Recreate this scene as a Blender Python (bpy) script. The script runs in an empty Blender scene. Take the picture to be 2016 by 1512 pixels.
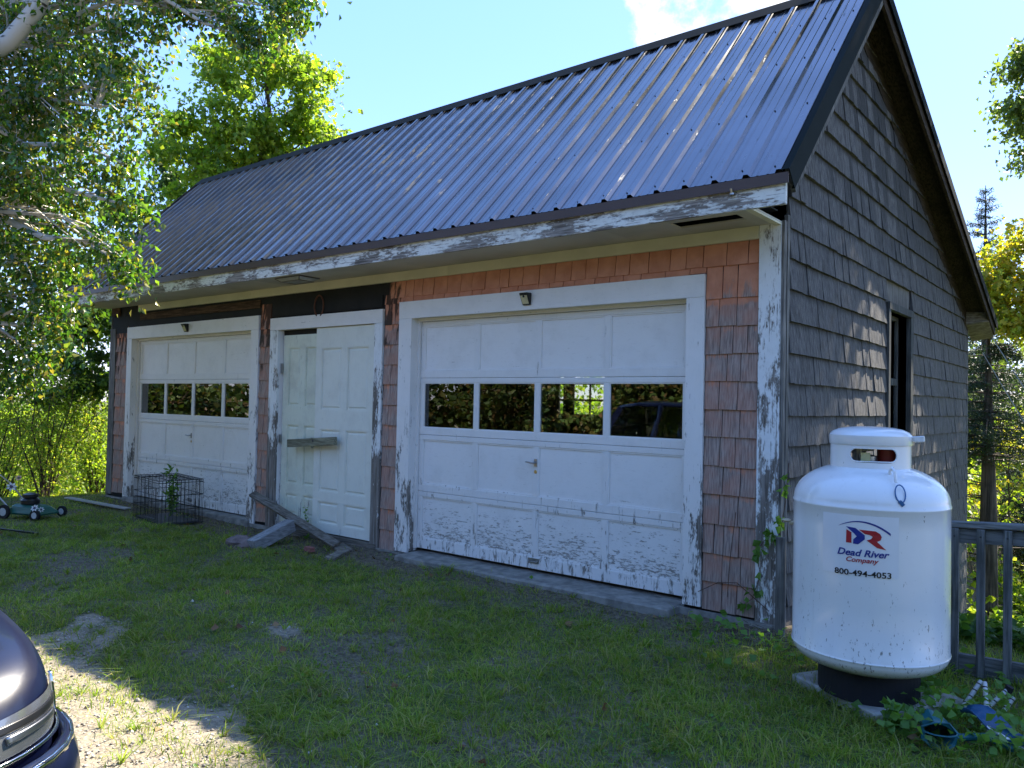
import bpy, math, random
import numpy as np
from mathutils import Vector, Matrix
random.seed(7); rng = np.random.default_rng(7)
S = bpy.context.scene; COL = S.collection
R_ = math.radians

# ------------------------------------------------------------------ camera
cam = bpy.data.cameras.new('camera'); camo = bpy.data.objects.new('camera', cam); COL.objects.link(camo)
YAW, PITCH, ROLL = .6784, .0239, .0201
CAMP = Vector((2.124, -5.801, 1.549))
_r = Vector((math.cos(YAW), math.sin(YAW), 0)); _f = Vector((-math.sin(YAW), math.cos(YAW), 0)); _u = Vector((0, 0, 1))
F_ = _f*math.cos(PITCH)+_u*math.sin(PITCH); U_ = _u*math.cos(PITCH)-_f*math.sin(PITCH)
Rt = _r*math.cos(ROLL)+U_*math.sin(ROLL); Up = U_*math.cos(ROLL)-_r*math.sin(ROLL)
m = Matrix.Identity(4)
for i in range(3):
    m[i][0] = Rt[i]; m[i][1] = Up[i]; m[i][2] = -F_[i]; m[i][3] = CAMP[i]
camo.matrix_world = m
cam.sensor_width = 36; cam.lens = 1553.7/2016*36; cam.clip_start = .05; cam.clip_end = 2000
S.camera = camo

# ------------------------------------------------------------------ world, sun, exposure
SUN = Vector((.17, .975, 1.03)).normalized()          # towards the sun
W = bpy.data.worlds.new('World'); S.world = W; W.use_nodes = True
wt = W.node_tree; wt.nodes.clear()
def N(t, typ, ins=None, **props):
    n = t.nodes.new(typ)
    for k, v in props.items(): setattr(n, k, v)
    for k, v in (ins or {}).items():
        s = n.inputs[k]
        if isinstance(v, bpy.types.NodeSocket): t.links.new(v, s)
        else: s.default_value = v
    return n
sky = N(wt, 'ShaderNodeTexSky', sky_type='NISHITA', sun_disc=False, sun_elevation=math.asin(SUN.z),
        sun_rotation=math.atan2(SUN.x, SUN.y), altitude=100, air_density=1.0, dust_density=.2, ozone_density=2.5)
skg = N(wt, 'ShaderNodeGamma', {0: sky.outputs[0], 1: .36})
skh = N(wt, 'ShaderNodeHueSaturation', {'Color': skg.outputs[0], 'Saturation': 2.0, 'Value': 2.35})
skm = mixq = N(wt, 'ShaderNodeVectorMath', {0: skh.outputs[0], 1: (.68, .70, .95)}, operation='MULTIPLY')
tc = N(wt, 'ShaderNodeTexCoord')
nz = N(wt, 'ShaderNodeTexNoise', {'Vector': tc.outputs['Generated'], 'Scale': 11., 'Detail': 9., 'Roughness': .66})
dp = N(wt, 'ShaderNodeVectorMath', {0: tc.outputs['Generated'], 1: (-.365, .80, .485)}, operation='DOT_PRODUCT')
mr = N(wt, 'ShaderNodeMapRange', {'Value': dp.outputs['Value'], 'From Min': .9945, 'From Max': .9992, 'To Min': -.34, 'To Max': .07})
# a few other small clouds all over the sky
nb = N(wt, 'ShaderNodeTexNoise', {'Vector': tc.outputs['Generated'], 'Scale': 2.3, 'Detail': 3.})
mb = N(wt, 'ShaderNodeMapRange', {'Value': nb.outputs['Fac'], 'From Min': .68, 'From Max': .85, 'To Min': -.30, 'To Max': .03})
mx = N(wt, 'ShaderNodeMath', {0: mr.outputs[0], 1: mb.outputs[0]}, operation='MAXIMUM')
ad = N(wt, 'ShaderNodeMath', {0: nz.outputs['Fac'], 1: mx.outputs[0]}, operation='ADD')
ms = N(wt, 'ShaderNodeMapRange', {'Value': ad.outputs[0], 'From Min': .46, 'From Max': .70, 'To Min': 0., 'To Max': 1.}, interpolation_type='SMOOTHSTEP')
mixc = N(wt, 'ShaderNodeMix', {0: ms.outputs[0], 6: skm.outputs[0], 7: (3.1, 3.15, 3.2, 1)}, data_type='RGBA')
bg = N(wt, 'ShaderNodeBackground', {'Color': mixc.outputs[2], 'Strength': .11})
N(wt, 'ShaderNodeOutputWorld', {'Surface': bg.outputs[0]})
sl = bpy.data.lights.new('sun', 'SUN'); sl.energy = 4.2; sl.angle = R_(.5); sl.color = (1, .92, .78)
so = bpy.data.objects.new('sun', sl); COL.objects.link(so); so.rotation_euler = SUN.to_track_quat('Z', 'Y').to_euler()
S.view_settings.view_transform = 'Standard'; S.view_settings.look = 'None'; S.view_settings.gamma = 1
S.view_settings.use_curve_mapping = False
S.view_settings.exposure = 2.2
S.render.engine = 'CYCLES'
try:
    S.cycles.max_bounces = 8; S.cycles.transparent_max_bounces = 8; S.cycles.use_denoising = True
except Exception: pass

# ------------------------------------------------------------------ material helpers
def newmat(name):
    mt = bpy.data.materials.new(name); mt.use_nodes = True; t = mt.node_tree; t.nodes.clear()
    return mt, t
def out(t, sh): N(t, 'ShaderNodeOutputMaterial', {'Surface': sh})
def c4(c): return (c[0], c[1], c[2], 1)
def mixrgb(t, f, a, b, mode='MIX'):
    n = N(t, 'ShaderNodeMix', data_type='RGBA', blend_type=mode)
    for k, v in ((0, f), (6, a), (7, b)):
        if isinstance(v, bpy.types.NodeSocket): t.links.new(v, n.inputs[k])
        else: n.inputs[k].default_value = v if k == 0 else c4(v)
    return n.outputs[2]
def math_(t, op, a, b=None, clamp=False):
    n = N(t, 'ShaderNodeMath', {0: a}, operation=op, use_clamp=clamp)
    if b is not None:
        if isinstance(b, bpy.types.NodeSocket): t.links.new(b, n.inputs[1])
        else: n.inputs[1].default_value = b
    return n.outputs[0]
def rmp(t, v, a, b, lo=0., hi=1., smooth=True):
    return N(t, 'ShaderNodeMapRange', {'Value': v, 'From Min': a, 'From Max': b, 'To Min': lo, 'To Max': hi},
             interpolation_type='SMOOTHSTEP' if smooth else 'LINEAR').outputs[0]
def pos_rand(t, k=31.):
    g = N(t, 'ShaderNodeNewGeometry'); oi = N(t, 'ShaderNodeObjectInfo')
    s = math_(t, 'ADD', g.outputs['Random Per Island'], oi.outputs['Random'])
    s = math_(t, 'MULTIPLY', s, k)
    return g.outputs['Position'], N(t, 'ShaderNodeVectorMath', {0: g.outputs['Position'], 1: s}, operation='ADD').outputs[0], s
def noise(t, vec, scale, detail=3., rough=.55, xyz=None, dist=0.):
    if xyz is not None:
        vec = N(t, 'ShaderNodeVectorMath', {0: vec, 1: xyz}, operation='MULTIPLY').outputs[0]
    return N(t, 'ShaderNodeTexNoise', {'Vector': vec, 'Scale': scale, 'Detail': detail, 'Roughness': rough, 'Distortion': dist}).outputs['Fac']
def bsdf(t, col, rough=.7, spec=.3, metal=0., normal=None, **kw):
    ins = {'Base Color': col if isinstance(col, bpy.types.NodeSocket) else c4(col), 'Roughness': rough, 'Metallic': metal, 'Specular IOR Level': spec}
    if normal is not None: ins['Normal'] = normal
    ins.update(kw)
    return N(t, 'ShaderNodeBsdfPrincipled', ins).outputs[0]
def bump(t, h, dist=.003, st=.6):
    return N(t, 'ShaderNodeBump', {'Height': h, 'Distance': dist, 'Strength': st}).outputs[0]
def simple(name, col, rough=.6, metal=0., spec=.4, var=.12, vscale=6., **kw):
    mt, t = newmat(name); p, pr, s = pos_rand(t)
    n = noise(t, pr, vscale, 4.)
    d = tuple(c*(1-var*2) for c in col)
    c = mixrgb(t, rmp(t, n, .3, .7), d, col)
    n2 = noise(t, pr, 90., 3.)
    out(t, bsdf(t, c, rough, spec, metal, bump(t, n2, .001, .25), **kw)); return mt
GX = {'x': (.06, 1, 1), 'y': (1, .06, 1), 'z': (1, 1, .06)}
def wood(name, dark, light, ax='z', gs=60., stain=None, stain_amt=0., rough=.85):
    mt, t = newmat(name); p, pr, s = pos_rand(t)
    g = noise(t, pr, gs, 5., .6, GX[ax]); b = noise(t, pr, 3.2, 3.)
    c = mixrgb(t, rmp(t, g, .32, .68), dark, light)
    c = mixrgb(t, math_(t, 'MULTIPLY', rmp(t, b, .45, .7), .55), c, tuple(d*.8 for d in dark))
    if stain:
        st = noise(t, pr, 5., 4., .6, (1, 1, .5))
        c = mixrgb(t, math_(t, 'MULTIPLY', rmp(t, st, .5, .62), stain_amt), c, stain)
    v = rmp(t, math_(t, 'FRACT', s), 0, 1, .78, 1.15, False)
    c = N(t, 'ShaderNodeVectorMath', {0: c, 1: v}, operation='MULTIPLY').outputs[0]
    out(t, bsdf(t, c, rough, .2, 0., bump(t, g, .002, .7))); return mt
def peel(name, paint, ax='z', wear=.5, zlo=None, zhi=None, extra=0., wdark=(.10, .085, .07), wlight=(.27, .24, .21), dirt=.25, scale=9., rough=.5, fine=1.):
    """painted wood; the paint flakes off by a noise mask, more of it towards zlo"""
    mt, t = newmat(name); p, pr, s = pos_rand(t)
    g = noise(t, pr, 60., 5., .6, GX[ax])
    wd = mixrgb(t, rmp(t, g, .32, .68), wdark, wlight)
    sx = {'x': (.3, 1, 1), 'y': (1, .3, 1), 'z': (1, 1, .3)}[ax]
    a = noise(t, p, scale, 6., .68, sx); f = noise(t, p, 70.*fine, 3., .6, sx)
    k = math_(t, 'ADD', a, math_(t, 'MULTIPLY', math_(t, 'SUBTRACT', f, .5), .35))
    if zlo is not None:
        z = N(t, 'ShaderNodeSeparateXYZ', {0: p}).outputs[2]
        k = math_(t, 'ADD', k, rmp(t, z, zlo, zhi, extra, 0., False))
    thr = .84-.5*wear
    mk = rmp(t, k, thr, thr+.05)
    cr = noise(t, p, 80., 2., .5, {'x': (.03, 1, 1), 'y': (1, .03, 1), 'z': (1, 1, .03)}[ax])
    ck = math_(t, 'MULTIPLY', rmp(t, math_(t, 'ADD', cr, math_(t, 'MULTIPLY', math_(t, 'SUBTRACT', k, thr-.12), .8)), .66, .72), .75)
    ck = math_(t, 'MULTIPLY', ck, rmp(t, k, thr-.22, thr-.05))
    mk = math_(t, 'MAXIMUM', mk, ck)
    edge = math_(t, 'MULTIPLY', rmp(t, k, thr-.035, thr), .45)
    di = noise(t, p, 4., 5., .65); di2 = noise(t, p, 45., 4., .7, sx)
    pc = mixrgb(t, math_(t, 'MULTIPLY', rmp(t, di, .42, .75), dirt), paint, (.34, .32, .27))
    pc = mixrgb(t, math_(t, 'MULTIPLY', rmp(t, di2, .55, .8), dirt*1.2), pc, (.2, .19, .16))
    pc = mixrgb(t, edge, pc, (.42, .41, .38))
    c = mixrgb(t, mk, pc, wd)
    h = math_(t, 'ADD', math_(t, 'MULTIPLY', mk, -.8), math_(t, 'MULTIPLY', g, .35))
    out(t, bsdf(t, c, rmp(t, mk, 0, 1, rough, .9, False), .3, 0., bump(t, h, .0025, .8))); return mt
def leafmat(name, cols, trans=.45, rough=.45, spec=.35, tcol=None):
    """leaf: colour differs from leaf to leaf, light passes through"""
    mt, t = newmat(name); g = N(t, 'ShaderNodeNewGeometry')
    cr = N(t, 'ShaderNodeValToRGB', {0: g.outputs['Random Per Island']})
    e = cr.color_ramp.elements; e[0].color = c4(cols[0]); e[1].color = c4(cols[-1]); e[1].position = .96
    for i, c in enumerate(cols[1:-1]):
        q = e.new((i+1)/(len(cols)-1)*.9); q.color = c4(c)
    n = noise(t, g.outputs['Position'], 1.1, 3.)
    col = N(t, 'ShaderNodeVectorMath', {0: cr.outputs[0], 1: rmp(t, n, .3, .7, .72, 1.2, False)}, operation='MULTIPLY').outputs[0]
    a = bsdf(t, col, rough, spec)
    tc_ = mixrgb(t, 1., col, tcol or (2.3, 2.2, .8), 'MULTIPLY')
    b = N(t, 'ShaderNodeBsdfTranslucent', {'Color': tc_}).outputs[0]
    out(t, N(t, 'ShaderNodeMixShader', {0: trans, 1: a, 2: b}).outputs[0]); return mt

# ------------------------------------------------------------------ mesh helpers
def link(o, parent=None):
    COL.objects.link(o)
    if parent is not None: o.parent = parent
    return o
def mesh_obj(name, v, f, mt, parent=None, smooth=False, loc=None):
    me = bpy.data.meshes.new(name); me.from_pydata([tuple(a) for a in v], [], [tuple(a) for a in f]); me.update()
    if mt: me.materials.append(mt)
    if smooth: me.polygons.foreach_set('use_smooth', [True]*len(me.polygons))
    o = bpy.data.objects.new(name, me)
    if loc is not None: o.location = loc
    return link(o, parent)
def np_mesh(name, V, Fc, mt, parent=None, smooth=False):
    """V (n,3) float, Fc (m,k) int with k = 3 or 4"""
    me = bpy.data.meshes.new(name); k = Fc.shape[1]
    me.vertices.add(len(V)); me.vertices.foreach_set('co', np.ascontiguousarray(V, dtype=np.float32).ravel())
    me.loops.add(Fc.size); me.loops.foreach_set('vertex_index', np.ascontiguousarray(Fc, dtype=np.int32).ravel())
    me.polygons.add(len(Fc)); me.polygons.foreach_set('loop_start', np.arange(0, Fc.size, k, dtype=np.int32))
    me.update(calc_edges=True); me.materials.append(mt)
    if smooth: me.polygons.foreach_set('use_smooth', [True]*len(Fc))
    return link(bpy.data.objects.new(name, me), parent)
def tag(o, label=None, cat=None, group=None, kind=None):
    for k, v in (('label', label), ('category', cat), ('group', group), ('kind', kind)):
        if v: o[k] = v
    return o
def empty(name, loc=(0, 0, 0), rz=0., label=None, cat=None, group=None, parent=None):
    o = bpy.data.objects.new(name, None); o.location = loc; o.rotation_euler = (0, 0, rz); o.empty_display_size = .1
    link(o, parent); tag(o, label, cat, group); return o
BOXF = [(0, 3, 2, 1), (4, 5, 6, 7), (0, 1, 5, 4), (1, 2, 6, 5), (2, 3, 7, 6), (3, 0, 4, 7)]
class MB:
    def __init__(s): s.v = []; s.f = []
    def add(s, v, f):
        n = len(s.v); s.v += [tuple(a) for a in v]; s.f += [tuple(i+n for i in q) for q in f]; return s
    def box(s, x0, x1, y0, y1, z0, z1, bv=0.):
        x0, x1 = sorted((x0, x1)); y0, y1 = sorted((y0, y1)); z0, z1 = sorted((z0, z1))
        return s.add([(x0, y0, z0), (x1, y0, z0), (x1, y1, z0), (x0, y1, z0), (x0, y0, z1), (x1, y0, z1), (x1, y1, z1), (x0, y1, z1)], BOXF)
    def hexa(s, p): return s.add(p, BOXF)
    def bar(s, a, b, w, h, up=(0, 0, 1)):
        a = Vector(a); b = Vector(b); d = (b-a).normalized(); upv = Vector(up)
        sd = d.cross(upv)
        if sd.length < 1e-4: sd = d.cross(Vector((1, 0, 0)))
        sd.normalize(); u = sd.cross(d)
        q = [a-sd*w/2-u*h/2, a+sd*w/2-u*h/2, a+sd*w/2+u*h/2, a-sd*w/2+u*h/2]
        return s.add(q+[p+(b-a) for p in q], [(0, 3, 2, 1), (4, 5, 6, 7), (0, 1, 5, 4), (1, 2, 6, 5), (2, 3, 7, 6), (3, 0, 4, 7)])
    def tube(s, pts, r, n=6, cap=True):
        pts = [Vector(p) for p in pts]; rs = r if isinstance(r, (list, tuple)) else [r]*len(pts)
        base = len(s.v); ref = Vector((.13, .31, .94))
        for i, p in enumerate(pts):
            d = (pts[min(i+1, len(pts)-1)]-pts[max(i-1, 0)])
            if d.length < 1e-9: d = Vector((0, 0, 1))
            d.normalize(); a = d.cross(ref)
            if a.length < .05: a = d.cross(Vector((1, 0, 0)))
            a.normalize(); b = d.cross(a)
            for k in range(n):
                t = 2*math.pi*k/n; s.v.append(tuple(p+(a*math.cos(t)+b*math.sin(t))*rs[i]))
        for i in range(len(pts)-1):
            for k in range(n):
                k2 = (k+1) % n; o = base+i*n
                s.f.append((o+k, o+k2, o+n+k2, o+n+k))
        if cap:
            s.f.append(tuple(base+k for k in range(n))[::-1]); s.f.append(tuple(base+(len(pts)-1)*n+k for k in range(n)))
        return s
    def lathe(s, prof, c=(0, 0, 0), n=32, cap=False):
        base = len(s.v)
        for r, z in prof:
            for k in range(n):
                t = 2*math.pi*k/n; s.v.append((c[0]+r*math.cos(t), c[1]+r*math.sin(t), c[2]+z))
        for i in range(len(prof)-1):
            for k in range(n):
                k2 = (k+1) % n; o = base+i*n; s.f.append((o+k, o+k2, o+n+k2, o+n+k))
        if cap:
            s.f.append(tuple(base+k for k in range(n))[::-1]); s.f.append(tuple(base+(len(prof)-1)*n+k for k in range(n)))
        return s
    def prism(s, poly, d0, d1, axis='y'):
        """poly 2d points extruded between d0 and d1 on axis"""
        n = len(poly)
        def P(a, b, d): return {'y': (a, d, b), 'x': (d, a, b), 'z': (a, b, d)}[axis]
        v = [P(a, b, d0) for a, b in poly]+[P(a, b, d1) for a, b in poly]
        f = [tuple(range(n)), tuple(range(2*n-1, n-1, -1))]+[(i, n+i, n+(i+1) % n, (i+1) % n) for i in range(n)]
        return s.add(v, f)
    def blob(s, c, r, n=2, jit=.15, seed=0):
        rr = random.Random(seed); me = []
        la, lo = 5+n, 7+n
        v = [(c[0], c[1], c[2]-r[2])]
        for i in range(1, la):
            ph = math.pi*i/la
            for k in range(lo):
                t = 2*math.pi*k/lo; j = 1+rr.uniform(-jit, jit)
                v.append((c[0]+r[0]*math.sin(ph)*math.cos(t)*j, c[1]+r[1]*math.sin(ph)*math.sin(t)*j, c[2]-r[2]*math.cos(ph)*j))
        v.append((c[0], c[1], c[2]+r[2])); f = []
        for k in range(lo): f.append((0, 1+(k+1) % lo, 1+k))
        for i in range(la-2):
            for k in range(lo):
                a = 1+i*lo+k; b = 1+i*lo+(k+1) % lo; f.append((a, b, b+lo, a+lo))
        e = len(v)-1; o = 1+(la-2)*lo
        for k in range(lo): f.append((o+k, o+(k+1) % lo, e))
        return s.add(v, f)
    def build(s, name, mt, parent=None, smooth=False, bevel=0., fix=True):
        o = mesh_obj(name, s.v, s.f, mt, parent, smooth)
        if fix or bevel:
            import bmesh
            bm = bmesh.new(); bm.from_mesh(o.data)
            if fix: bmesh.ops.recalc_face_normals(bm, faces=bm.faces)
            if bevel: bmesh.ops.bevel(bm, geom=list(bm.edges), offset=bevel, segments=1, affect='EDGES', clamp_overlap=True)
            bm.to_mesh(o.data); bm.free()
        if smooth:
            try: o.data.set_sharp_from_angle(angle=R_(38))
            except Exception: pass
        return o
def copy_tree(o, parent=None, **kw):
    c = o.copy(); COL.objects.link(c); c.parent = parent
    for ch in list(o.children): copy_tree(ch, c)
    return c
def sstep(a, b, x):
    t = min(1, max(0, (x-a)/(b-a))); return t*t*(3-2*t)

# ------------------------------------------------------------------ ground
def npss(a, b, x):
    t = np.clip((x-a)/(b-a), 0, 1); return t*t*(3-2*t)
def gz(x, y):
    x = np.asarray(x, float); y = np.asarray(y, float)
    z = -.10-2.15*npss(.6, 5.5, y)*npss(-.9, .1, x)
    z = z-1.9*npss(.2, 7., y)*npss(-.9, -2., x)          # under and behind the shed
    z = z-1.0*npss(-11.2, -16.5, x)*1.
    z = z+.03*npss(-1, -8, x)*npss(-.5, 0, -np.abs(y+1))
    z = z+.018*np.sin(x*1.7+y*.6)*np.cos(y*1.9-x*.5)+.008*np.sin(x*5.1+1.3)*np.sin(y*4.7)
    z = z+.02*npss(-.5, -.05, y)*npss(.3, 0, y)
    far = npss(18, 60, np.hypot(x, y)); z = z+far*(1.5*np.sin(x*.03+.4)*np.cos(y*.027)+.5)
    return z
def nz2(x, y, s=1., ph=0.):
    return (np.sin(x*1.3*s+ph+1.7*np.sin(y*.9*s+ph))+np.sin(y*1.7*s-ph*1.3+1.1*np.sin(x*1.1*s))+np.sin((x+y)*2.3*s+ph*2))/3
def gravel_w(x, y):
    t = -(y+3.55)+.10*np.minimum(x+2., 0)
    n = nz2(x, y, 1.6, .7)*.5+nz2(x, y, 5.1, 2.)*.28
    w = npss(-.35, .35, t+n*.4)
    w2 = npss(.12, .6, n*1.3)*npss(-1.9, -2.6, y)*npss(-5.5, -4.2, x)*.9
    return np.maximum(w, w2)*npss(-.5, -1.5, x)
def dirt_w(x, y):
    n = nz2(x, y, 2.1, 1.)*.5+nz2(x, y, 7., .3)*.4
    a = npss(-1.15, -.12, y+n*.3)*npss(.5, -.3, x)*npss(-11, -9.6, x)
    b = npss(.2, .8, nz2(x, y, 1.3, 4.)+n*.5)*(.5+.35*npss(.5, -3., x))
    return np.clip(a*.95+b, 0, 1)
xs = np.concatenate([-14-np.geomspace(.2, 500, 34)[::-1], np.arange(-14, 5, .085), 5+np.geomspace(.05, 500, 34)])
ys = np.concatenate([-8-np.geomspace(.2, 500, 28)[::-1], np.arange(-8, 2.2, .085), 2.2+np.geomspace(.09, 500, 44)])
X, Y = np.meshgrid(xs, ys); Z = gz(X, Y)+.008*np.sin(X*23+Y*11)*np.sin(Y*19-X*7)
nx, ny = len(xs), len(ys)
idx = (np.arange(ny-1)[:, None]*nx+np.arange(nx-1)[None, :]).ravel()
mt, t = newmat('ground_soil'); g = N(t, 'ShaderNodeNewGeometry'); P = g.outputs['Position']
at = N(t, 'ShaderNodeVertexColor', layer_name='cover')
sp = N(t, 'ShaderNodeSeparateColor', {0: at.outputs[0]})
n1 = noise(t, P, 3., 6.); n2 = noise(t, P, 28., 5., .7); n3 = noise(t, P, 140., 3., .7)
soil = mixrgb(t, rmp(t, n2, .35, .65), (.07, .055, .038), (.19, .16, .115))
green = mixrgb(t, rmp(t, n2, .3, .7), (.045, .07, .018), (.09, .115, .035))
base = mixrgb(t, rmp(t, n1, .35, .7), green, soil)
base = mixrgb(t, sp.outputs[1], base, soil)
vo = N(t, 'ShaderNodeTexVoronoi', {'Vector': P, 'Scale': 55.})
gcol = mixrgb(t, N(t, 'ShaderNodeSeparateColor', {0: vo.outputs['Color']}).outputs[0], (.22, .18, .12), (.40, .33, .23))
gcol = mixrgb(t, rmp(t, n3, .35, .7), gcol, (.2, .18, .15))
gcol = mixrgb(t, math_(t, 'MULTIPLY', rmp(t, n2, .5, .7), .5), gcol, (.11, .095, .075))
gm = rmp(t, math_(t, 'ADD', sp.outputs[0], math_(t, 'MULTIPLY', math_(t, 'SUBTRACT', n2, .5), 1.)), .32, .62)
colr = mixrgb(t, gm, base, gcol)
hh = math_(t, 'ADD', math_(t, 'MULTIPLY', vo.outputs['Distance'], -.6), n2)
out(t, bsdf(t, colr, .95, .15, 0., bump(t, hh, .012, .8)))
ground = np_mesh('ground', np.stack([X.ravel(), Y.ravel(), Z.ravel()], 1), np.stack([idx, idx+1, idx+nx+1, idx+nx], 1), mt, smooth=True)
tag(ground, kind='structure')
ca = ground.data.color_attributes.new('cover', 'FLOAT_COLOR', 'POINT')
cc = np.ones((nx*ny, 4), np.float32); cc[:, 0] = gravel_w(X.ravel(), Y.ravel()); cc[:, 1] = dirt_w(X.ravel(), Y.ravel()); cc[:, 2] = 0
ca.data.foreach_set('color', cc.ravel())

# ------------------------------------------------------------------ shed
SH = empty('garage_shed', (0, 0, 0), 0, 'weathered shingled two-door garage with dark ribbed metal roof and peeling white trim', 'shed')
XL, D = -10.82, 7.63
YR, ZR = 1.705, 5.466; YE, ZE = -.62, 3.125; YB, ZB = 8.03, 2.875
SF = (ZR-ZE)/(YR-YE); SB = (ZR-ZB)/(YB-YR)
def roofz(y): return ZR-SF*(YR-y) if y < YR else ZR-SB*(y-YR)
RKR, RKL = .28, -11.23
M_white = peel('paint_white_worn', (.77, .74, .70), 'z', .38, .0, 1.6, .16, dirt=.10)
M_whiteh = peel('paint_white_boards', (.77, .74, .70), 'x', .26, dirt=.14)
M_corner = peel('paint_corner_flaking', (.76, .77, .75), 'z', .50, 0., 2.6, .16, dirt=.2, scale=7)
M_door = peel('paint_overhead_door', (.76, .74, .71), 'z', .20, 0., 1.3, .18, dirt=.12, scale=16, fine=.8, wdark=(.16, .14, .12), wlight=(.36, .34, .3))
M_doorp = peel('paint_overhead_panel', (.78, .76, .73), 'x', .12, 0.05, .72, .30, dirt=.16, scale=42, fine=1.2, wdark=(.26, .24, .21), wlight=(.46, .43, .39))
M_ddoor = peel('paint_cream_door', (.72, .72, .63), 'z', .12, 0., .5, .12, dirt=.18)
M_ddoor2 = peel('paint_cream_door_old', (.67, .69, .56), 'z', .14, 0., .7, .15, dirt=.35)
M_cream = simple('paint_cream', (.66, .62, .44), .6, var=.08, vscale=2.)
M_soff = simple('soffit_board', (.50, .47, .38), .7, var=.12, vscale=1.3)
M_fasc = peel('paint_fascia_flaking', (.72, .72, .66), 'x', .68, dirt=.4, scale=5, wdark=(.10, .085, .07), wlight=(.34, .3, .26))
M_tar = simple('tar_paper', (.012, .011, .010), .8, var=.2)
M_grey = wood('wood_grey', (.085, .08, .072), (.25, .235, .21), 'z')
M_greyh = wood('wood_grey_flat', (.10, .085, .065), (.27, .24, .2), 'x')
M_brown = wood('wood_brown_old', (.035, .02, .012), (.13, .075, .045), 'x')
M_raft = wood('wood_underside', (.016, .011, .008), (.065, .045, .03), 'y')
M_conc = simple('concrete_old', (.30, .285, .25), .9, var=.25, vscale=9.)
M_int = simple('interior_dark', (.05, .045, .04), .9)
M_drip = simple('drip_edge_brown', (.075, .045, .035), .45, var=.05)
M_trim = simple('rake_trim_dark', (.006, .011, .010), .75, var=.1, spec=.10)
M_black = simple('black_plastic', (.015, .015, .016), .35, var=.05)
M_steel = simple('steel', (.42, .42, .42), .35, 1., var=.1)
def glassmat(name, tint=(.85, .9, .88), rough=.0):
    mt, t = newmat(name)
    fr = N(t, 'ShaderNodeFresnel', {'IOR': 1.62}).outputs[0]
    g = N(t, 'ShaderNodeNewGeometry'); w = noise(t, g.outputs['Position'], 2.2, 2.)
    nrm = bump(t, w, .004, .25)
    a = N(t, 'ShaderNodeBsdfTransparent', {'Color': c4(tint)}).outputs[0]
    b = N(t, 'ShaderNodeBsdfGlossy', {'Color': (.95, .97, 1, 1), 'Roughness': rough, 'Normal': nrm}).outputs[0]
    out(t, N(t, 'ShaderNodeMixShader', {0: math_(t, 'MULTIPLY', fr, 1.9, True), 1: a, 2: b}).outputs[0]); return mt
M_glass = glassmat('window_glass', (.72, .76, .74))
# shingle materials
def front_shingle_mat():
    mt, t = newmat('front_shingle_stain'); p, pr, s = pos_rand(t, 53.)
    g = noise(t, pr, 95., 5., .6, (1, 1, .05)); 
    gw = mixrgb(t, rmp(t, g, .3, .7), (.18, .14, .12), (.42, .33, .28))
    orr = mixrgb(t, rmp(t, noise(t, pr, 7., 4.), .3, .7), (.50, .205, .12), (.62, .28, .17))
    orr = mixrgb(t, math_(t, 'MULTIPLY', rmp(t, g, .55, .75), .25), orr, (.3, .1, .05))
    z = N(t, 'ShaderNodeSeparateXYZ', {0: p}).outputs
    tc_ = N(t, 'ShaderNodeTexCoord'); lz = N(t, 'ShaderNodeSeparateXYZ', {0: tc_.outputs['Generated']}).outputs[2]
    a = noise(t, pr, 11., 6., .7, (1, 1, .28))
    # stain survives high up under the eave and just below the butt above
    k = math_(t, 'ADD', a, rmp(t, z[2], 2.2, 2.62, -.13, .40))
    k = math_(t, 'ADD', k, rmp(t, lz, .52, .75, -.02, .14))
    rr = math_(t, 'MULTIPLY', math_(t, 'SUBTRACT', math_(t, 'FRACT', s), .5), .12)
    k = math_(t, 'ADD', math_(t, 'ADD', k, rr), -.03)
    low = rmp(t, z[2], .0, .8, .06, .0); k = math_(t, 'ADD', k, low)
    left = rmp(t, z[0], -6., -8., 0., .06); k = math_(t, 'ADD', k, left)
    mk = rmp(t, k, .48, .66)
    thin = rmp(t, noise(t, pr, 5., 3.), .35, .7, .05, .5)     # thin stain left on the grey
    gw2 = mixrgb(t, thin, gw, (.46, .21, .14))
    c = mixrgb(t, mk, gw2, orr)
    # dark run-off below the bare sheathing
    st = noise(t, pr, 16., 5., .6, (1, 1, .2))
    band = math_(t, 'MULTIPLY', rmp(t, z[2], 1.35, 2.5, .0, .32), rmp(t, z[0], -3.9, -4.3, .0, 1.))
    c = mixrgb(t, math_(t, 'MULTIPLY', rmp(t, math_(t, 'ADD', st, band), .72, .84), .9), c, (.03, .024, .02))
    out(t, bsdf(t, c, .85, .2, 0., bump(t, g, .002, .7))); return mt
M_fsh = front_shingle_mat()
def gable_mat():
    mt, t = newmat('gable_shingle_grey'); p, pr, s = pos_rand(t, 53.)
    g = noise(t, pr, 110., 6., .65, (1, 1, .045)); g2 = noise(t, pr, 28., 5., .6, (1, 1, .12))
    c = mixrgb(t, rmp(t, g, .3, .7), (.04, .038, .037), (.17, .16, .152))
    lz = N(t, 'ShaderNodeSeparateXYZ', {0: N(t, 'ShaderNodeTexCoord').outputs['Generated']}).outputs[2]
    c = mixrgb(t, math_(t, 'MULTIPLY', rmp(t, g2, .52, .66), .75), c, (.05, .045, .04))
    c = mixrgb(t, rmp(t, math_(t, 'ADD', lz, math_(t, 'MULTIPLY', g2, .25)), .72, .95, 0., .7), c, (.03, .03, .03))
    tone = rmp(t, math_(t, 'FRACT', s), 0, 1, .90, 1.07, False)
    c = N(t, 'ShaderNodeVectorMath', {0: c, 1: tone}, operation='MULTIPLY').outputs[0]
    out(t, bsdf(t, c, .85, .2, 0., bump(t, g, .003, .8))); return mt
M_gsh = gable_mat()

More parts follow.
